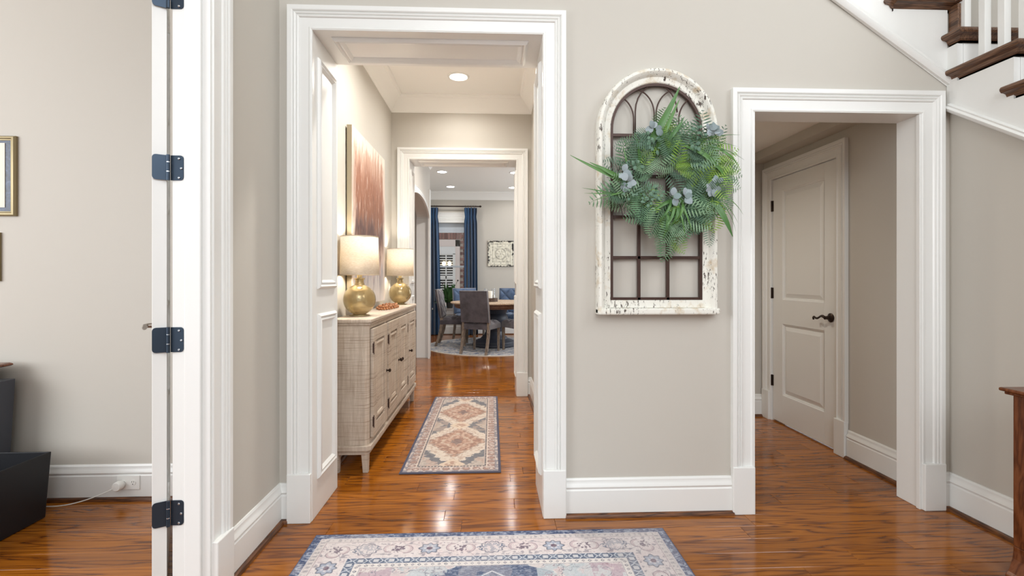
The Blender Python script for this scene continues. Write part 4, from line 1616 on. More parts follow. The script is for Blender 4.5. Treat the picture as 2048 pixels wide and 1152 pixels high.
def hall_rug():
    W, Lr = .606, 1.895
    x0, y0 = -.555, 2.968
    xs = np.linspace(-W / 2, W / 2, 170)
    ys = np.linspace(-Lr / 2, Lr / 2, 420)
    X, Y = np.meshgrid(xs, ys)
    x = X.ravel()
    y = Y.ravel()
    dl = W / 2 - np.abs(x)
    dt = Lr / 2 - np.abs(y)
    e = np.minimum(dl, dt)
    s = np.where(dt <= dl, x, y)
    c = np.tile(lin((206, 192, 184)), (len(x), 1)).astype(np.float32)

    def put(mask, colr, amt=1.0):
        k = np.clip(mask, 0, 1)[:, None] * amt
        c[:] = c * (1 - k) + colr * k
    n1 = fbm(x, y, 101, 55)
    n2 = fbm(x, y, 105, 20)
    put((e < .014) * 1.0, lin((92, 92, 108)))
    put((e >= .014) * (e < .030) * (n1 > .46), lin((132, 132, 142)), .8)
    # border with rosettes
    bb = (e >= .032) * (e < .082)
    P = .062
    l_ = ((s / P) % 1 - .5) * P
    r = np.hypot(l_, e - .057)
    put(bb * (r < .019) * (n1 > .40), lin((166, 136, 126)), .85)
    put(bb * (np.abs(r - .021) < .003), lin((128, 106, 106)), .8)
    put(bb * (r > .026) * (n1 > .54), lin((150, 132, 128)), .7)
    put((np.abs(e - .031) < .002) * 1.0, lin((150, 140, 140)))
    put((e >= .086) * (e < .100), lin((98, 98, 106)))
    put((e >= .086) * (e < .100) * (np.abs((s / .02) % 1 - .5) < .15), lin((196, 182, 172)))
    put((np.abs(e - .084) < .0022) * 1.0, lin((216, 200, 188)))
    f = e >= .102
    put(f, lin((176, 166, 160)))
    put(f * (n1 > .52), lin((198, 186, 176)), .7)
    put(f * (n2 > .60), lin((190, 164, 152)), .55)
    # two linked diamond medallions
    yy = np.abs(y)
    cyy = .385
    wob = .10 * (n2 - .5) + .16 * (n1 - .5) + .022 * np.sign(np.sin(y * 95))
    d = np.abs(x) / .27 + np.abs(yy - cyy) / .40 + wob * 1.2
    put(f * (d < 1.42), lin((116, 118, 126)), .9)
    put(f * (d < 1.42) * (n1 > .56), lin((140, 138, 138)), .7)
    put(f * (d < 1.14), lin((214, 202, 190)))
    put(f * (d < 1.14) * (n1 > .60), lin((178, 152, 138)), .6)
    put(f * (d < .74 + .03 * np.sin(y * 120)), lin((184, 152, 136)))
    put(f * (d < .74) * (n1 > .56), lin((150, 122, 112)), .65)
    put(f * (d < .74) * (n1 < .40), lin((206, 184, 168)), .6)
    put(f * (np.abs(d - .42) < .035), lin((206, 190, 174)), .7)
    put(f * (d < .16), lin((120, 110, 112)), .7)
    put(f * (np.abs(d - .76) < .03), lin((128, 104, 98)), .55)
    # small medallions at the outer points of the diamonds
    for c0 in (.82, .0):
        dd = np.abs(x) / .085 + np.abs(yy - c0) / .10
        put(f * (dd < 1), lin((214, 196, 178)))
        put(f * (dd < .6) * (n1 > .42), lin((174, 142, 128)), .8)
    put(f * (np.abs(x) > .10) * (np.abs(yy) < .14) * (n2 > .40), lin((186, 168, 156)), .55)
    c[:] = c * (.88 + .26 * fbm(x, y, 131, 130))[:, None]
    root = thing('runner_rug', 'faded rust and grey patterned runner on the hall floor', 'rug', (x0 + W / 2, y0 + Lr / 2, 0))
    color_grid('rug_face', xs, ys, c, .0075, parent=root, material=rug_mat('printed_runner_pile'))
    MB().box((-W / 2 - .004, -Lr / 2 - .004, .0005), (W / 2 + .004, Lr / 2 + .004, .0068)).build('hem', mat('slate_hem', srgb(82, 82, 96), .9), root, bevel=.002)


foreground_rug()
hall_rug()

# ------------------------------------------------------------------ RECESSED LIGHTS


def recessed(label, x, y, z, m, group, power, col, r=.078):
    t = thing('recessed_light', label, 'ceiling light', (x, y, z), 0, group)
    MB().lathe([(r + .018, 0), (r + .018, -.004), (r + .002, -.008), (r - .006, .0), (r - .006, -.002)], n=32, cap=False).build('trim_ring', M['trim'], t, smooth=40)
    MB().lathe([(0, -.0045), (r - .004, -.0045), (r - .004, -.001), (0, -.001)], n=28, cap=False).build('diffuser', m, t)
    if power:
        d = bpy.data.lights.new('downlight', 'AREA')
        d.shape = 'DISK'
        d.size = .14
        d.energy = power
        d.color = col
        d.spread = math.radians(155)
        o = bpy.data.objects.new('downlight', d)
        C.objects.link(o)
        o.location = (x, y, z - .02)


recessed('round recessed light in the hall ceiling before the far opening', -.297, 4.369, 2.97, M['led_warm'], None, 8, (1.0, .97, .92))
recessed('recessed light in the hall ceiling above the near end of the sideboard', -.297, 3.25, 2.97, M['led_warm'], None, 25, (1.0, .97, .92))
for lab, x, y in (('nearer left recessed light in the dining ceiling', -.84, 8.29), ('farther left recessed light in the dining ceiling', -.81, 9.63),
                  ('nearer right recessed light cut by the door jamb', .39, 8.31), ('farther right recessed light cut by the door jamb', .41, 9.68)):
    recessed(lab, x, y, 2.97, M['led_cool'], 'dining ceiling lights', 6 if y < 9 else 4, (1.0, .97, .94))
recessed('unseen recessed fill light added in the lobby ceiling beyond the hall', -.1, 5.95, 2.97, M['led_cool'], None, 24, (1.0, .95, .9))  # added out of view to lift the pillar and arch lining
# passage: unseen warm fill added in the ceiling to brighten the walls
recessed('unseen recessed fill light added in the passage ceiling', 1.15, 3.75, 2.23, M['led_warm'], None, 7.5, (1.0, .88, .73))

# ------------------------------------------------------------------ DINING ROOM
# window_1
wn = bpy.data.objects.new('window_1', None)
C.objects.link(wn)
struct(wn, 'double-hung dining window between the blue curtains', 'window')


def bx(name, a, b, m=M['trim'], parent=wn, bevel=.002):
    return MB().box(a, b).build(name, m, parent, bevel=bevel)


yw = 10.28
bx('side_casing', (WX0 - .10, yw - .022, WZ0 - .04), (WX0, yw, WZ1))
bx('side_casing', (WX1, yw - .022, WZ0 - .04), (WX1 + .10, yw, WZ1))
MB().sweep([(-a * 1.9, b * 1.2) for a, b in CAS][::-1], [(WX0 - .1, yw, WZ1 + .215), (WX1 + .1, yw, WZ1 + .215)], (0, -1, 0)).build('head_casing', M['trim'], wn, smooth=25)
bx('sill', (WX0 - .12, yw - .09, WZ0 - .035), (WX1 + .12, yw + .05, WZ0))
bx('apron', (WX0 - .08, yw - .02, WZ0 - .14), (WX1 + .08, yw, WZ0 - .035))
panel_frame(wn, [(WX0 - .05, yw, .24), (WX1 + .05, yw, .24), (WX1 + .05, yw, .40), (WX0 - .05, yw, .40)][::-1], (0, -1, 0), k=.6)
sashm = mat('pale_blue_white_sash', srgb(206, 216, 226), .35)
for z0, z1, yo in ((WZ0, 1.44, .03), (1.40, WZ1, .055)):
    y = yw + yo
    bx('stile', (WX0, y, z0), (WX0 + .035, y + .03, z1), sashm)
    bx('stile', (WX1 - .035, y, z0), (WX1, y + .03, z1), sashm)
    bx('bottom_rail', (WX0, y, z0), (WX1, y + .03, z0 + .04), sashm)
    bx('top_rail', (WX0, y, z1 - (.20 if z1 > 2 else .04)), (WX1, y + .03, z1), sashm)
    bx('pane', (WX0 + .03, y + .012, z0 + .03), (WX1 - .03, y + .017, z1 - .03), M['glass'], bevel=0)
# curtain rod
rod = thing('curtain_rod', 'thin black curtain rod above the dining window', 'curtain rod', (-.8, 10.16, 2.66))
MB().tube([(-.50, 0, 0), (.55, 0, 0)], .013, 10).build('rod', M['bronze'], rod, smooth=True)
MB().tube([(-.50, 0, 0), (-.62, -.35, .0)], .013, 10).build('bent_rod', M['bronze'], rod, smooth=True)
MB().lathe([(0, -.02), (.018, -.016), (.022, 0), (.014, .02), (0, .025)], (.56, 0, 0), 12, 'x').build('finial', M['bronze'], rod, smooth=50)
MB().tube([(.50, .0, 0), (.50, .115, .01)], .008, 8).build('bracket', M['bronze'], rod)
blue = mat('blue_velvet', srgb(34, 70, 120), .75, spec=.3)
bsdf(blue).inputs['Sheen Weight'].default_value = .4
n_b = noise(blue, coords(blue, 'Object', (30, 30, 1)), 1.0, 3)
lk(blue, ramp(blue, n_b, [(.3, srgb(14, 52, 88)), (.7, srgb(26, 78, 120))]), bsdf(blue).inputs['Base Color'])


def curtain(label, x0, x1, xb0, xb1, seed):
    cx = (x0 + x1) / 2
    t = thing('curtain', label, 'curtain', (cx, 10.16, 0), 0, 'blue dining room curtains')
    rr = random.Random(seed)
    ph = rr.uniform(0, 6)

    def f(u, v):
        z = 2.622 * v + .012
        k = 1 - v
        pinch = math.exp(-((v - .93) / .03) ** 2)
        a = x0 + (x1 - x0) * u
        b = xb0 + (xb1 - xb0) * u
        x = a * v + b * k + (.012 * math.sin(u * 11 * PI + ph) * (1 - v))
        if .80 < v < .985:
            c = (x0 + x1) / 2
            x = c + (x - c) * (1 - .12 * pinch)
        y = (.030 + .028 * k) * math.sin(u * 9 * PI + ph) * (1 - .6 * pinch) + .012 * math.sin(u * 23 + v * 5)
        return (x - cx, y - .02 * k, z)
    MB().grid(f, 72, 28).build('drape', blue, t, smooth=True, recalc=False)
    for k in range(5):
        x = x0 + (x1 - x0) * (k + .5) / 5 - cx
        MB().tube([(x, .016 * math.cos(2 * PI * q / 12), 2.66 + .0 + .022 * math.sin(2 * PI * q / 12)) for q in range(12)], .003, 5, closed=True).build('ring', M['bronze'], t)
    return t


curtain('blue velvet curtain on the right side of the dining window', -.575, -.31, -.60, -.28, 1)
curtain('blue velvet curtain on the left of the window beside the arch pillar', -1.36, -1.11, -1.42, -1.04, 2)

# tin tile wall art
ta = thing('tin_tile', 'square embossed cream and black tin tile hanging on the dining wall', 'wall decor', (.182, 10.28, 1.69))


def tin():
    n = 96
    S_ = .54
    xs = np.linspace(-S_ / 2, S_ / 2, n)
    X, Z = np.meshgrid(xs, xs)
    x = X.ravel()
    z = Z.ravel()
    q = np.maximum(np.abs(x), np.abs(z)) / (S_ / 2)
    r = np.hypot(x, z) / (S_ / 2)
    a = np.arctan2(z, x)
    h = .004 + .010 * np.exp(-((q - .80) / .05) ** 2) + .008 * np.exp(-((q - .60) / .025) ** 2) + .010 * np.exp(-((r - .40) / .035) ** 2)
    h = h + .012 * np.exp(-((r - .22) / .09) ** 2) * (.5 + .5 * np.cos(6 * a + 4 * r)) + .008 * np.exp(-(r / .06) ** 2)
    h = h + .012 * np.exp(-((q - .95) / .04) ** 2)
    # corner leaves
    h = h + .008 * ((q > .44) & (q < .56)) * np.exp(-((np.abs(np.abs(x) - np.abs(z)) / .05) ** 2))
    h = h * .8
    nn = fbm(x, z, 201, 30)
    edge = np.clip((q - .86) / .06, 0, 1)
    wear = np.clip((nn + .10 * edge - .52) * 7, 0, 1)
    gx = np.abs(np.gradient(h.reshape(n, n), axis=0)).ravel() + np.abs(np.gradient(h.reshape(n, n), axis=1)).ravel()
    wear = np.clip(np.maximum(wear * (edge > .2) + wear * .35 * (edge <= .2), np.clip((gx - .0030) * 420, 0, .7)), 0, 1)
    col = lin((222, 218, 202))[None] * (1 - wear[:, None]) + lin((36, 32, 30))[None] * wear[:, None]
    m = mat('worn_tin_paint', (1, 1, 1, 1), .5, 0.0)
    at = nd(m, 'ShaderNodeAttribute', attribute_name='pattern')
    lk(m, at.outputs['Color'], bsdf(m).inputs['Base Color'])
    mb = MB()
    mb.v = [(float(x[i]), float(-.02 - h[i]), float(z[i])) for i in range(n * n)]
    mb.f = [(j * n + i, j * n + i + 1, (j + 1) * n + i + 1, (j + 1) * n + i) for j in range(n - 1) for i in range(n - 1)]
    o = mb.build('embossed_face', m, ta, smooth=True, recalc=False)
    at = o.data.color_attributes.new('pattern', 'FLOAT_COLOR', 'POINT')
    c4 = np.ones((n * n, 4), np.float32)
    c4[:, :3] = col
    at.data.foreach_set('color', c4.ravel())
    MB().box((-S_ / 2, -.0185, -S_ / 2), (S_ / 2, -.001, S_ / 2)).build('back_box', mat('black_tin_edge', srgb(40, 38, 36), .5, .3), ta)


tin()

# round rug
rm_ = mat('round_rug_pile', srgb(190, 190, 190), .95, spec=.1)
v_ = coords(rm_, 'Object')
na, nb, nc = noise(rm_, v_, 9, 6, .7), noise(rm_, v_, 22, 4, .7), noise(rm_, v_, 3, 3)
c_ = ramp(rm_, nb, [(.36, srgb(112, 122, 144)), (.46, srgb(176, 176, 180)), (.56, srgb(206, 200, 192)), (.7, srgb(186, 166, 156))])
c_ = mixc(rm_, ramp(rm_, na, [(.40, (.8, .8, .8, 1)), (.5, (0, 0, 0, 1))]), c_, srgb(96, 108, 134))
lk(rm_, c_, bsdf(rm_).inputs['Base Color'])
rr_ = thing('round_rug', 'round grey-blue patterned rug under the dining table', 'rug', (.04, 8.56, 0))
MB().lathe([(0, .0085), (1.165, .0085), (1.165, .001)], n=72, cap=False).build('rug_face', rm_, rr_)
MB().lathe([(1.162, .001), (1.162, .0095), (1.182, .009), (1.185, .001)], n=72, cap=False).build('binding', mat('cream_binding', srgb(206, 196, 182), .9), rr_)

# table
tb = thing('dining_table', 'round dining table with a light wood top on a dark turned pedestal', 'table', (.04, 8.50, .0095))
tw_ = wood_mat('bleached_oak_top', srgb(150, 120, 92), srgb(196, 168, 138), srgb(218, 196, 170), .45, (30, 3, 30))
tw2 = wood_mat('dark_apron_wood', srgb(84, 56, 40), srgb(126, 90, 66), srgb(150, 112, 84), .45, (3, 3, 40))
pdm = mat('dark_blue_black_wood', srgb(58, 62, 74), .5)
MB().lathe([(0, .735), (.74, .735), (.755, .742), (.757, .752), (.752, .762), (0, .764)], n=64, cap=False).build('tabletop', tw_, tb, smooth=30)
MB().lathe([(0, .66), (.665, .66), (.68, .668), (.675, .68), (.69, .69), (.69, .725), (.70, .735), (0, .735)], n=64, cap=False).build('apron', tw2, tb, smooth=30)
MB().lathe([(0, 0), (.37, 0), (.38, .02), (.375, .05), (.355, .065), (.35, .085), (.30, .105), (.235, .13), (.225, .15), (.20, .17), (.17, .20), (.15, .25), (.16, .29), (.20, .36), (.235, .43), (.24, .48),
            (.215, .54), (.20, .56), (.215, .58), (.22, .60), (.24, .63), (.26, .66), (0, .66)], n=48, cap=False).build('pedestal', pdm, tb, smooth=35)

# chairs
gv = mat('grey_velvet', srgb(92, 86, 92), .7, spec=.3)
bsdf(gv).inputs['Sheen Weight'].default_value = .5
ngv = noise(gv, coords(gv), 6, 4, .6)
lk(gv, ramp(gv, ngv, [(.3, srgb(60, 55, 60)), (.7, srgb(98, 92, 98))]), bsdf(gv).inputs['Base Color'])
bv = mat('slate_blue_velvet', srgb(70, 90, 120), .7, spec=.3)
bsdf(bv).inputs['Sheen Weight'].default_value = .5
nbv = noise(bv, coords(bv), 6, 4, .6)
lk(bv, ramp(bv, nbv, [(.3, srgb(58, 76, 104)), (.7, srgb(92, 112, 142))]), bsdf(bv).inputs['Base Color'])
lw = wood_mat('weathered_leg_wood', srgb(84, 72, 62), srgb(124, 108, 94), srgb(148, 132, 116), .55, (20, 20, 3))
trimf = mat('pale_piping', srgb(176, 168, 164), .8)


def tuft(u, v, nu, nv):
    a, b = u * nu + v * nv, u * nu - v * nv
    g_ = abs(math.sin(PI * a)) * abs(math.sin(PI * b))
    e_ = min(u, 1 - u, v, 1 - v)
    return min(1, e_ / .09) ** .5 * (.35 + .65 * g_ ** .45)


def make_chair(label, fab):
    t = thing('dining_chair', label, 'chair', (0, 0, 0), 0, 'tufted velvet chairs around the dining table')
    w2 = .235
    # seat: +y is forward
    mb = MB().grid(lambda u, v: (-w2 + 2 * w2 * u, -.22 + .46 * v, .445 + .065 * tuft(u, v, 2.0, 2.0)), 40, 40)
    mb.box((-w2, -.22, .375), (w2, .24, .446))
    mb.build('seat', fab, t, smooth=50, recalc=False)
    tilt = .16

    def bp(x, d, z):
        zz = z - .47
        return (x, -.215 - zz * tilt + d, z)
    mb = MB().grid(lambda u, v: bp(-w2 + 2 * w2 * u, .028 + .045 * tuft(u, v, 2.0, 2.0), .49 + .48 * v), 40, 40)
    mb.hexa([bp(-w2, -.02, .485), bp(w2, -.02, .485), bp(w2, .030, .485), bp(-w2, .030, .485), bp(-w2 + .004, -.02, .972), bp(w2 - .004, -.02, .972), bp(w2 - .004, .030, .972), bp(-w2 + .004, .030, .972)])
    bk = mb.build('backrest', fab, t, smooth=50, recalc=False)
    MB().tube([bp(-w2 - .002, .022, .49), bp(-w2 + .002, .022, .972), bp(w2 - .002, .022, .972), bp(w2 + .002, .022, .49)], .006, 6).build('piping', trimf, bk, smooth=True)
    for s in (-1, 1):
        x = s * (w2 - .022)
        q = .019
        MB().hexa([(x - q * .75, .185, 0), (x + q * .75, .185, 0), (x + q * .75, .22, 0), (x - q * .75, .22, 0), (x - q, .18, .38), (x + q, .18, .38), (x + q, .228, .38), (x - q, .228, .38)]).build('leg', lw, t, bevel=.002)
        # splayed, curved rear leg
        rows = []
        for zz in (0, .12, .25, .38, .49):
            yy = -.30 + .105 * math.sin(min(1, zz / .42) * PI / 2)
            h_ = .015 + .008 * zz / .49
            rows.append([(x - q, yy - h_ - .006, zz), (x + q, yy - h_ - .006, zz), (x + q, yy + h_ + .004, zz), (x - q, yy + h_ + .004, zz)])
        lg = MB()
        lg.v = [p for r in rows for p in r]
        for i in range(len(rows) - 1):
            for k in range(4):
                lg.f.append((i * 4 + k, i * 4 + (k + 1) % 4, i * 4 + 4 + (k + 1) % 4, i * 4 + 4 + k))
        lg.f += [(3, 2, 1, 0), (16, 17, 18, 19)]
        lg.build('leg', lw, t, bevel=.002)
    return t


def face(o, x, y, tx, ty, rot=0):
    o.location = (x, y, .0095)
    o.rotation_euler = (0, 0, math.atan2(ty - y, tx - x) - PI / 2 + rot)
    return o


ca = face(make_chair('grey velvet chair with its plain back to the hall', gv), -.17, 7.78, .0, 8.18)
cb = face(copy_tree(ca), -.66, 8.66, .3, 8.62)
cb['label'] = 'grey velvet chair in side view beside the left blue curtain'
cd = face(copy_tree(ca), .47, 7.92, .22, 8.4)
cd['label'] = 'grey velvet chair half hidden by the right door jamb'
cc = face(make_chair('slate-blue tufted chair behind the table in front of the plant', bv), -.43, 9.28, -.1, 8.5)
ce_ = face(copy_tree(cc), .33, 9.34, .18, 8.5)
ce_['label'] = 'slate-blue tufted chair behind the table below the tin tile'

# centrepiece
cp = thing('candle_tray', 'bark-edged wood slice tray in the middle of the dining table', 'tray', (-.03, 8.42, .7735))
bark = wood_mat('bark', srgb(40, 28, 22), srgb(74, 56, 46), srgb(104, 84, 70), .8, (60, 60, 10))
tr = MB()
prof_n = 26
vs0 = []
for k in range(prof_n):
    a = 2 * PI * k / prof_n
    r = .125 * (1 + .05 * math.sin(3 * a) + .03 * math.sin(7 * a + 1))
    vs0.append((r * math.cos(a), r * .8 * math.sin(a), 0))
tr.prism(vs0, (0, 0, .062))
tr.build('wood_slice', bark, cp, smooth=40)
for lab, x, y, r, h in (('left clear glass hurricane on the candle tray', -.075, .03, .026, .165), ('right clear glass hurricane on the candle tray', .06, .03, .026, .165)):
    g_ = thing('glass_hurricane', lab, 'candle holder', (-.03 + x, 8.42 + y, .8355), 0, 'glass candle holders')
    MB().lathe([(0, 0), (r, 0), (r, h), (r - .003, h), (r - .003, .004), (0, .004)], n=24, cap=False).build('cylinder', M['glass'], g_, smooth=40)
    MB().lathe([(0, .004), (r - .006, .004), (r - .006, .05), (0, .052)], n=16, cap=False).build('candle', mat('white_wax', srgb(244, 240, 230), .5) if 'white_wax' not in bpy.data.materials else bpy.data.materials['white_wax'], g_, smooth=40)
pc = thing('pillar_candle', 'thick white pillar candle between two glass hurricanes', 'candle', (-.04, 8.385, .8355))
MB().lathe([(0, 0), (.046, 0), (.047, .004), (.047, .116), (.043, .12), (.03, .114), (0, .112)], n=24, cap=False).build('wax', bpy.data.materials['white_wax'], pc, smooth=40)
MB().tube([(0, 0, .112), (.002, 0, .13)], .0015, 5).build('wick', M['dark'], pc)

# plant on the sill
pl = thing('potted_plant', 'bushy green plant in a dark pot on the dining window sill', 'plant', (-.87, 10.125, WZ0))
MB().lathe([(0, 0), (.055, 0), (.065, .05), (.075, .12), (.070, .122), (.066, .11), (0, .11)], n=24, cap=False).build('pot', mat('dark_pot', srgb(46, 50, 48), .5), pl, smooth=40)
MB().lathe([(0, .108), (.064, .108)], n=16, cap=False).build('soil', M['twig'], pl)
pm = leaf_mat('plant_green', [srgb(34, 66, 36), srgb(66, 102, 58), srgb(48, 84, 46)])
ln_ = MB()
for i in range(7):
    s = i / 6
    ww = .10 * math.sin(PI * (.08 + .9 * s))
    ln_.v += [(-ww, s, -.35 * s * s), (0, s, -.35 * s * s - .02), (ww, s, -.35 * s * s)]
for i in range(6):
    for k in range(2):
        ln_.f.append((i * 3 + k, i * 3 + k + 1, i * 3 + 4 + k, i * 3 + 3 + k))
plm = ln_.mesh('frond', pm, smooth=True, recalc=False)
rp = random.Random(9)
for i in range(120):
    a = rp.uniform(0, 2 * PI)
    up = rp.uniform(.25, 1.5)
    d = Vector((math.cos(a) * .85, min(.1, math.sin(a) * .6 - .3), up))
    Lf = rp.uniform(.16, .33)
    inst(plm, 'frond', pl, (.03 * math.cos(a), .03 * math.sin(a) - .01, rp.uniform(.09, .2)), orient(d, (math.cos(a), math.sin(a) - .3, .6)), (Lf * 1.2, Lf, Lf))
for x0_, x1_, h in ((.05, .17, .46), (-.05, -.14, .40), (.02, .10, .36)):
    st_ = MB().tube([(0, 0, .11), (x0_, -.03, .11 + h * .5), (x1_, -.05, .11 + h)], .0035, 5)
    s_o = st_.build('flower_stem', pm, pl)
    MB().lathe([(0, -.02), (.014, -.01), (.018, .004), (0, .018)], (x1_, -.05, .11 + h), 8).build('seed_head', M['twig'], s_o, smooth=True)

# ------------------------------------------------------------------ outside the dining window: neighbouring brick wall with a shuttered door
hs = thing('brick_house', 'brick house wall with a shuttered white door outside the dining window', 'house', (-1.1, 12.5, 0))
MB().box((-2.5, .02, -.1), (2.5, .12, 3.6)).build('mortar_wall', M['mortar'], hs)
bm_ = leaf_mat('red_brown_brick', [srgb(120, 84, 78), srgb(150, 112, 102), srgb(104, 70, 66), srgb(164, 132, 124)], rough=.9)
gbr = nd(bm_, 'ShaderNodeNewGeometry')
fr_ = math_n(bm_, 'MULTIPLY', gbr.outputs['Random Per Island'], 1.0)
lk(bm_, ramp(bm_, fr_, [(0, srgb(112, 78, 74)), (.4, srgb(142, 106, 98)), (.8, srgb(158, 122, 114)), (1, srgb(98, 70, 68))]), bsdf(bm_).inputs['Base Color'])
bk = MB()
bw, bh, gp = .205, .062, .011
z = -.05
r_i = 0
while z < 3.4:
    x = -2.4 + (.108 if r_i % 2 else 0)
    while x < 2.3:
        if not (-.52 < x + bw / 2 < .36 and z < 2.34):
            bk.box((x, .002, z), (x + bw, .03, z + bh))
        elif x + bw > .355 and x < .36 and z < 2.34 and x + bw - .36 > .03:
            bk.box((.36, .002, z), (x + bw, .03, z + bh))
        x += bw + gp
    z += bh + gp
    r_i += 1
x = -.46
while x < .30:
    bk.box((x, -.002, 2.165), (x + .062, .03, 2.345))
    x += .073
b_o = bk.build('bricks', bm_, hs, recalc=False)
b_o['kind'] = 'stuff'
dfm = mat('pinkish_white_door_paint', srgb(226, 212, 204), .5)
for a, b, nm in (((-.44, -.01, 0), (-.30, .03, 2.15), 'door_frame'), ((.17, -.01, 0), (.285, .03, 2.15), 'door_frame'), ((-.44, -.01, 1.98), (.285, .03, 2.155), 'door_frame'), ((-.30, .0, 0), (.17, .03, .62), 'door_panel')):
    MB().box(a, b).build(nm, dfm, hs, bevel=.003)
MB().box((-.30, .018, .6), (.17, .022, 1.98)).build('dark_opening', M['dark'], hs)
for a, b in (((-.30, -.005, 1.78), (.17, .012, 1.99)), ((-.30, -.005, .6), (-.235, .012, 1.8)), ((.105, -.005, .6), (.17, .012, 1.8)), ((-.08, -.004, .6), (-.05, .012, 1.8)), ((-.24, -.004, 1.16), (.11, .012, 1.24))):
    MB().box(a, b).build('shutter_frame', M['trim'], hs, bevel=.002)
slt = MB()
z = .64
while z < 1.78:
    for a, b in ((-.235, -.08), (-.05, .105)):
        slt.prism([(a, .0, z), (a, .016, z + .022), (a, .014, z + .026), (a, -.002, z + .004)], (b - a, 0, 0))
    z += .062
s_o = slt.build('shutter_slats', M['trim'], hs)
s_o['kind'] = 'stuff'
for x in (-.12, .02):
    MB().lathe([(0, -.06), (.03, -.05), (.045, 0), (.035, .04), (0, .06)], (x, .012, 1.55), 12).build('lit_bulb', M['glow'], hs, smooth=True)
struct(MB().box((-4, 10.6, -.3), (3.5, 12.5, -.1)).build('ground', M['mortar']), 'paved ground outside the dining window', 'ground')

# ------------------------------------------------------------------ OFFICE things
bxo = thing('planter_box', 'open tapered black box standing on the office floor', 'box', (-2.46, 2.28, 0))


def ring(x0, x1, y0, y1, z):
    return [(x0, y0, z), (x1, y0, z), (x1, y1, z), (x0, y1, z)]


R_ = [ring(-.25, .265, -.23, .222, 0.004), ring(-.29, .29, -.245, .226, .325), ring(-.282, .282, -.237, .218, .325), ring(-.245, .258, -.222, .214, .02)]
mb = MB()
mb.v = [p for r in R_ for p in r]
for i in range(3):
    for k in range(4):
        mb.f.append((i * 4 + k, i * 4 + (k + 1) % 4, i * 4 + 4 + (k + 1) % 4, i * 4 + 4 + k))
mb.f += [(3, 2, 1, 0), (12, 13, 14, 15)]
mb.build('box_shell', M['black_box'], bxo, bevel=.002)
MB().box((-.24, -.21, .015), (.25, .205, .028)).build('inner_base', M['dark'], bxo)

ot = thing('wall_outlet', 'white wall outlet in the office baseboard behind the cord plug', 'outlet', (-1.927, 2.683, .095))
MB().box((-.059, -.006, -.037), (.059, .001, .037)).build('cover_plate', M['plastic'], ot, bevel=.002)
for dx_ in (-.026, .026):
    f_ = MB().lathe([(0, -.0085), (.014, -.0085), (.0155, -.006), (.0155, 0)], (dx_, 0, 0), 20, 'y').build('socket', M['plastic'], ot, smooth=40)
    MB().box((dx_ - .006, -.0092, .002), (dx_ - .0045, -.0082, .009)).box((dx_ + .0045, -.0092, .002), (dx_ + .006, -.0082, .009)).box((dx_ - .002, -.0092, -.009), (dx_ + .002, -.0082, -.005)).build('slot', M['dark'], f_)
cdp = thing('power_cord', 'white round plug with a thin cord trailing along the office floor', 'cord', (-1.957, 2.66, .09))
MB().lathe([(0, -.03), (.020, -.029), (.024, -.024), (.024, .0), (.021, .010), (0, .012)], (0, 0, 0), 24, 'y').build('plug', M['plastic'], cdp, smooth=40)
cpath = []
for k in range(21):
    t = k / 20
    cpath.append((-.02 - .40 * t, -.02 - .03 * math.sin(PI * t) - .01 * t, -.01 - .076 * (1 - (1 - t) ** 2.6)))
MB().tube(cpath, .0026, 8).build('cord', M['plastic'], cdp, smooth=True)

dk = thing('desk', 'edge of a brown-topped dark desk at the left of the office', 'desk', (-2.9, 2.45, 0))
MB().prism([(-.5, 0, .725), (.405, 0, .725), (.417, 0, .731), (.413, 0, .738), (.40, 0, .742), (-.5, 0, .742)], (0, .17, 0)).xf(Matrix.Translation((0, .03, 0))).build('desk_top', M['chest'], dk, bevel=.002)
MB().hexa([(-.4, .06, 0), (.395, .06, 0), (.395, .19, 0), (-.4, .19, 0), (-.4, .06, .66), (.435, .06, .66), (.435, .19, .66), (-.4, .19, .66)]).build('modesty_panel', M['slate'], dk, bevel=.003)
MB().box((-.4, .07, .655), (.36, .18, .726)).build('rail', M['slate'], dk)


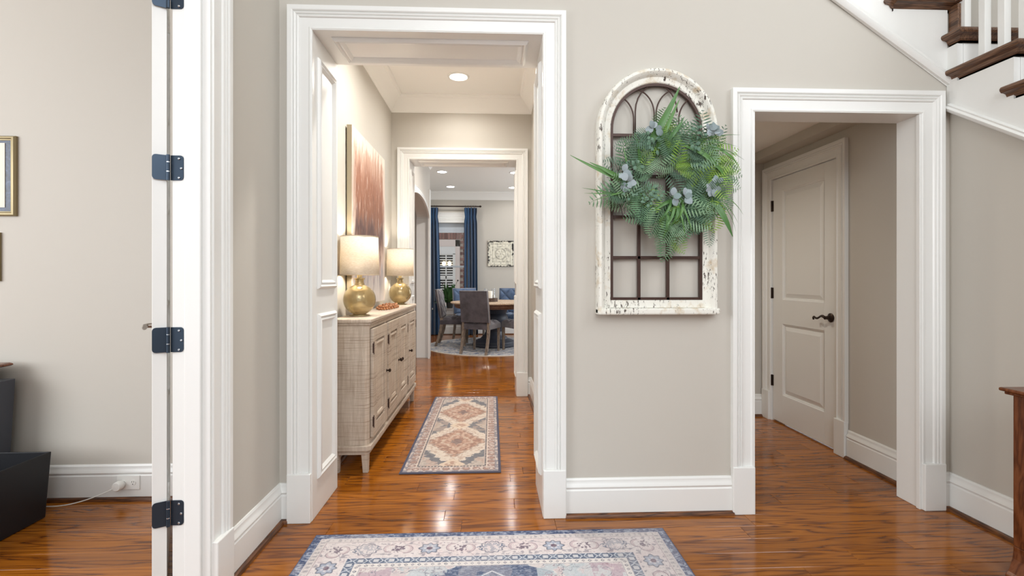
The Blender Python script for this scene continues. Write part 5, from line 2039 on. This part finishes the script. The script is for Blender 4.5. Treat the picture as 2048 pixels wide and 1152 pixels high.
def picture(label, x0, x1, z0, z1, y):
    t = thing('picture_frame', label, 'picture', (x1, y, z0), 0)
    W, H = x1 - x0, z1 - z0
    gold = mat('champagne_gold', srgb(150, 136, 104), .4, .6) if 'champagne_gold' not in bpy.data.materials else bpy.data.materials['champagne_gold']
    PR = [(0, 0), (0, .012), (.006, .020), (.014, .022), (.018, .016), (.024, .014), (.024, 0)]
    MB().sweep([(-a, b) for a, b in PR], [(-W, 0, 0), (0, 0, 0), (0, 0, H), (-W, 0, H)][::-1], (0, -1, 0), closed=True).build('frame', gold, t, smooth=30)
    nm = mat('navy_marbled_liner', srgb(44, 56, 80), .35) if 'navy_marbled_liner' not in bpy.data.materials else bpy.data.materials['navy_marbled_liner']
    if not nm.get('done'):
        nm['done'] = 1
        q = noise(nm, coords(nm), 25, 5, .6, 1.5)
        lk(nm, ramp(nm, q, [(.35, srgb(28, 34, 46)), (.6, srgb(52, 66, 94)), (.75, srgb(88, 102, 128))]), bsdf(nm).inputs['Base Color'])
    MB().box((-W + .018, -.010, .018), (-.018, -.002, H - .018)).build('liner', nm, t)
    MB().box((-W + .05, -.013, .045), (-.055, -.008, H - .038)).build('mat_board', mat('ivory_board', srgb(236, 230, 216), .8) if 'ivory_board' not in bpy.data.materials else bpy.data.materials['ivory_board'], t)
    return t


picture('upper gold picture frame with a navy liner on the office wall', -2.95, -2.509, 1.507, 1.929, 2.70)
picture('lower picture frame edge just visible at the left photo border', -2.95, -2.592, 1.164, 1.42, 2.70)

# ------------------------------------------------------------------ CONSOLE at the right edge
ck = thing('console_chest', 'red-brown wooden chest with a curved foot at the right edge below the stairs', 'chest', (2.2, 1.45, 0))
XF, YF = 2.066 - 2.2, 1.862 - 1.45
MB().box((XF - .03, -.43, .728), (.13, YF + .03, .742)).build('top', M['chest'], ck, bevel=.005)
MB().box((XF - .018, -.42, .716), (.125, YF + .018, .729)).build('top_moulding', M['chest'], ck, bevel=.004)
MB().box((XF, -.40, .12), (.12, YF, .718)).build('case', M['chest'], ck, bevel=.003)
for sy in (YF, -.40):
    sg = -1 if sy > 0 else 1
    pr = [(0, .119), (0, .10), (-.004, .07), (-.012, .045), (-.022, .02), (-.034, .008), (-.034, 0), (.05, 0), (.05, .119)]
    ft = MB().prism([(XF + a, sy, b) for a, b in pr], (0, sg * .07, 0))
    ft.build('foot', M['chest'], ck, bevel=.003)
    MB().box((.05, min(sy, sy + sg * .07), 0), (.115, max(sy, sy + sg * .07), .12)).build('foot', M['chest'], ck, bevel=.003)
MB().box((XF - .008, -.36, .56), (XF + .002, YF - .05, .70)).build('drawer', M['chest'], ck, bevel=.003)
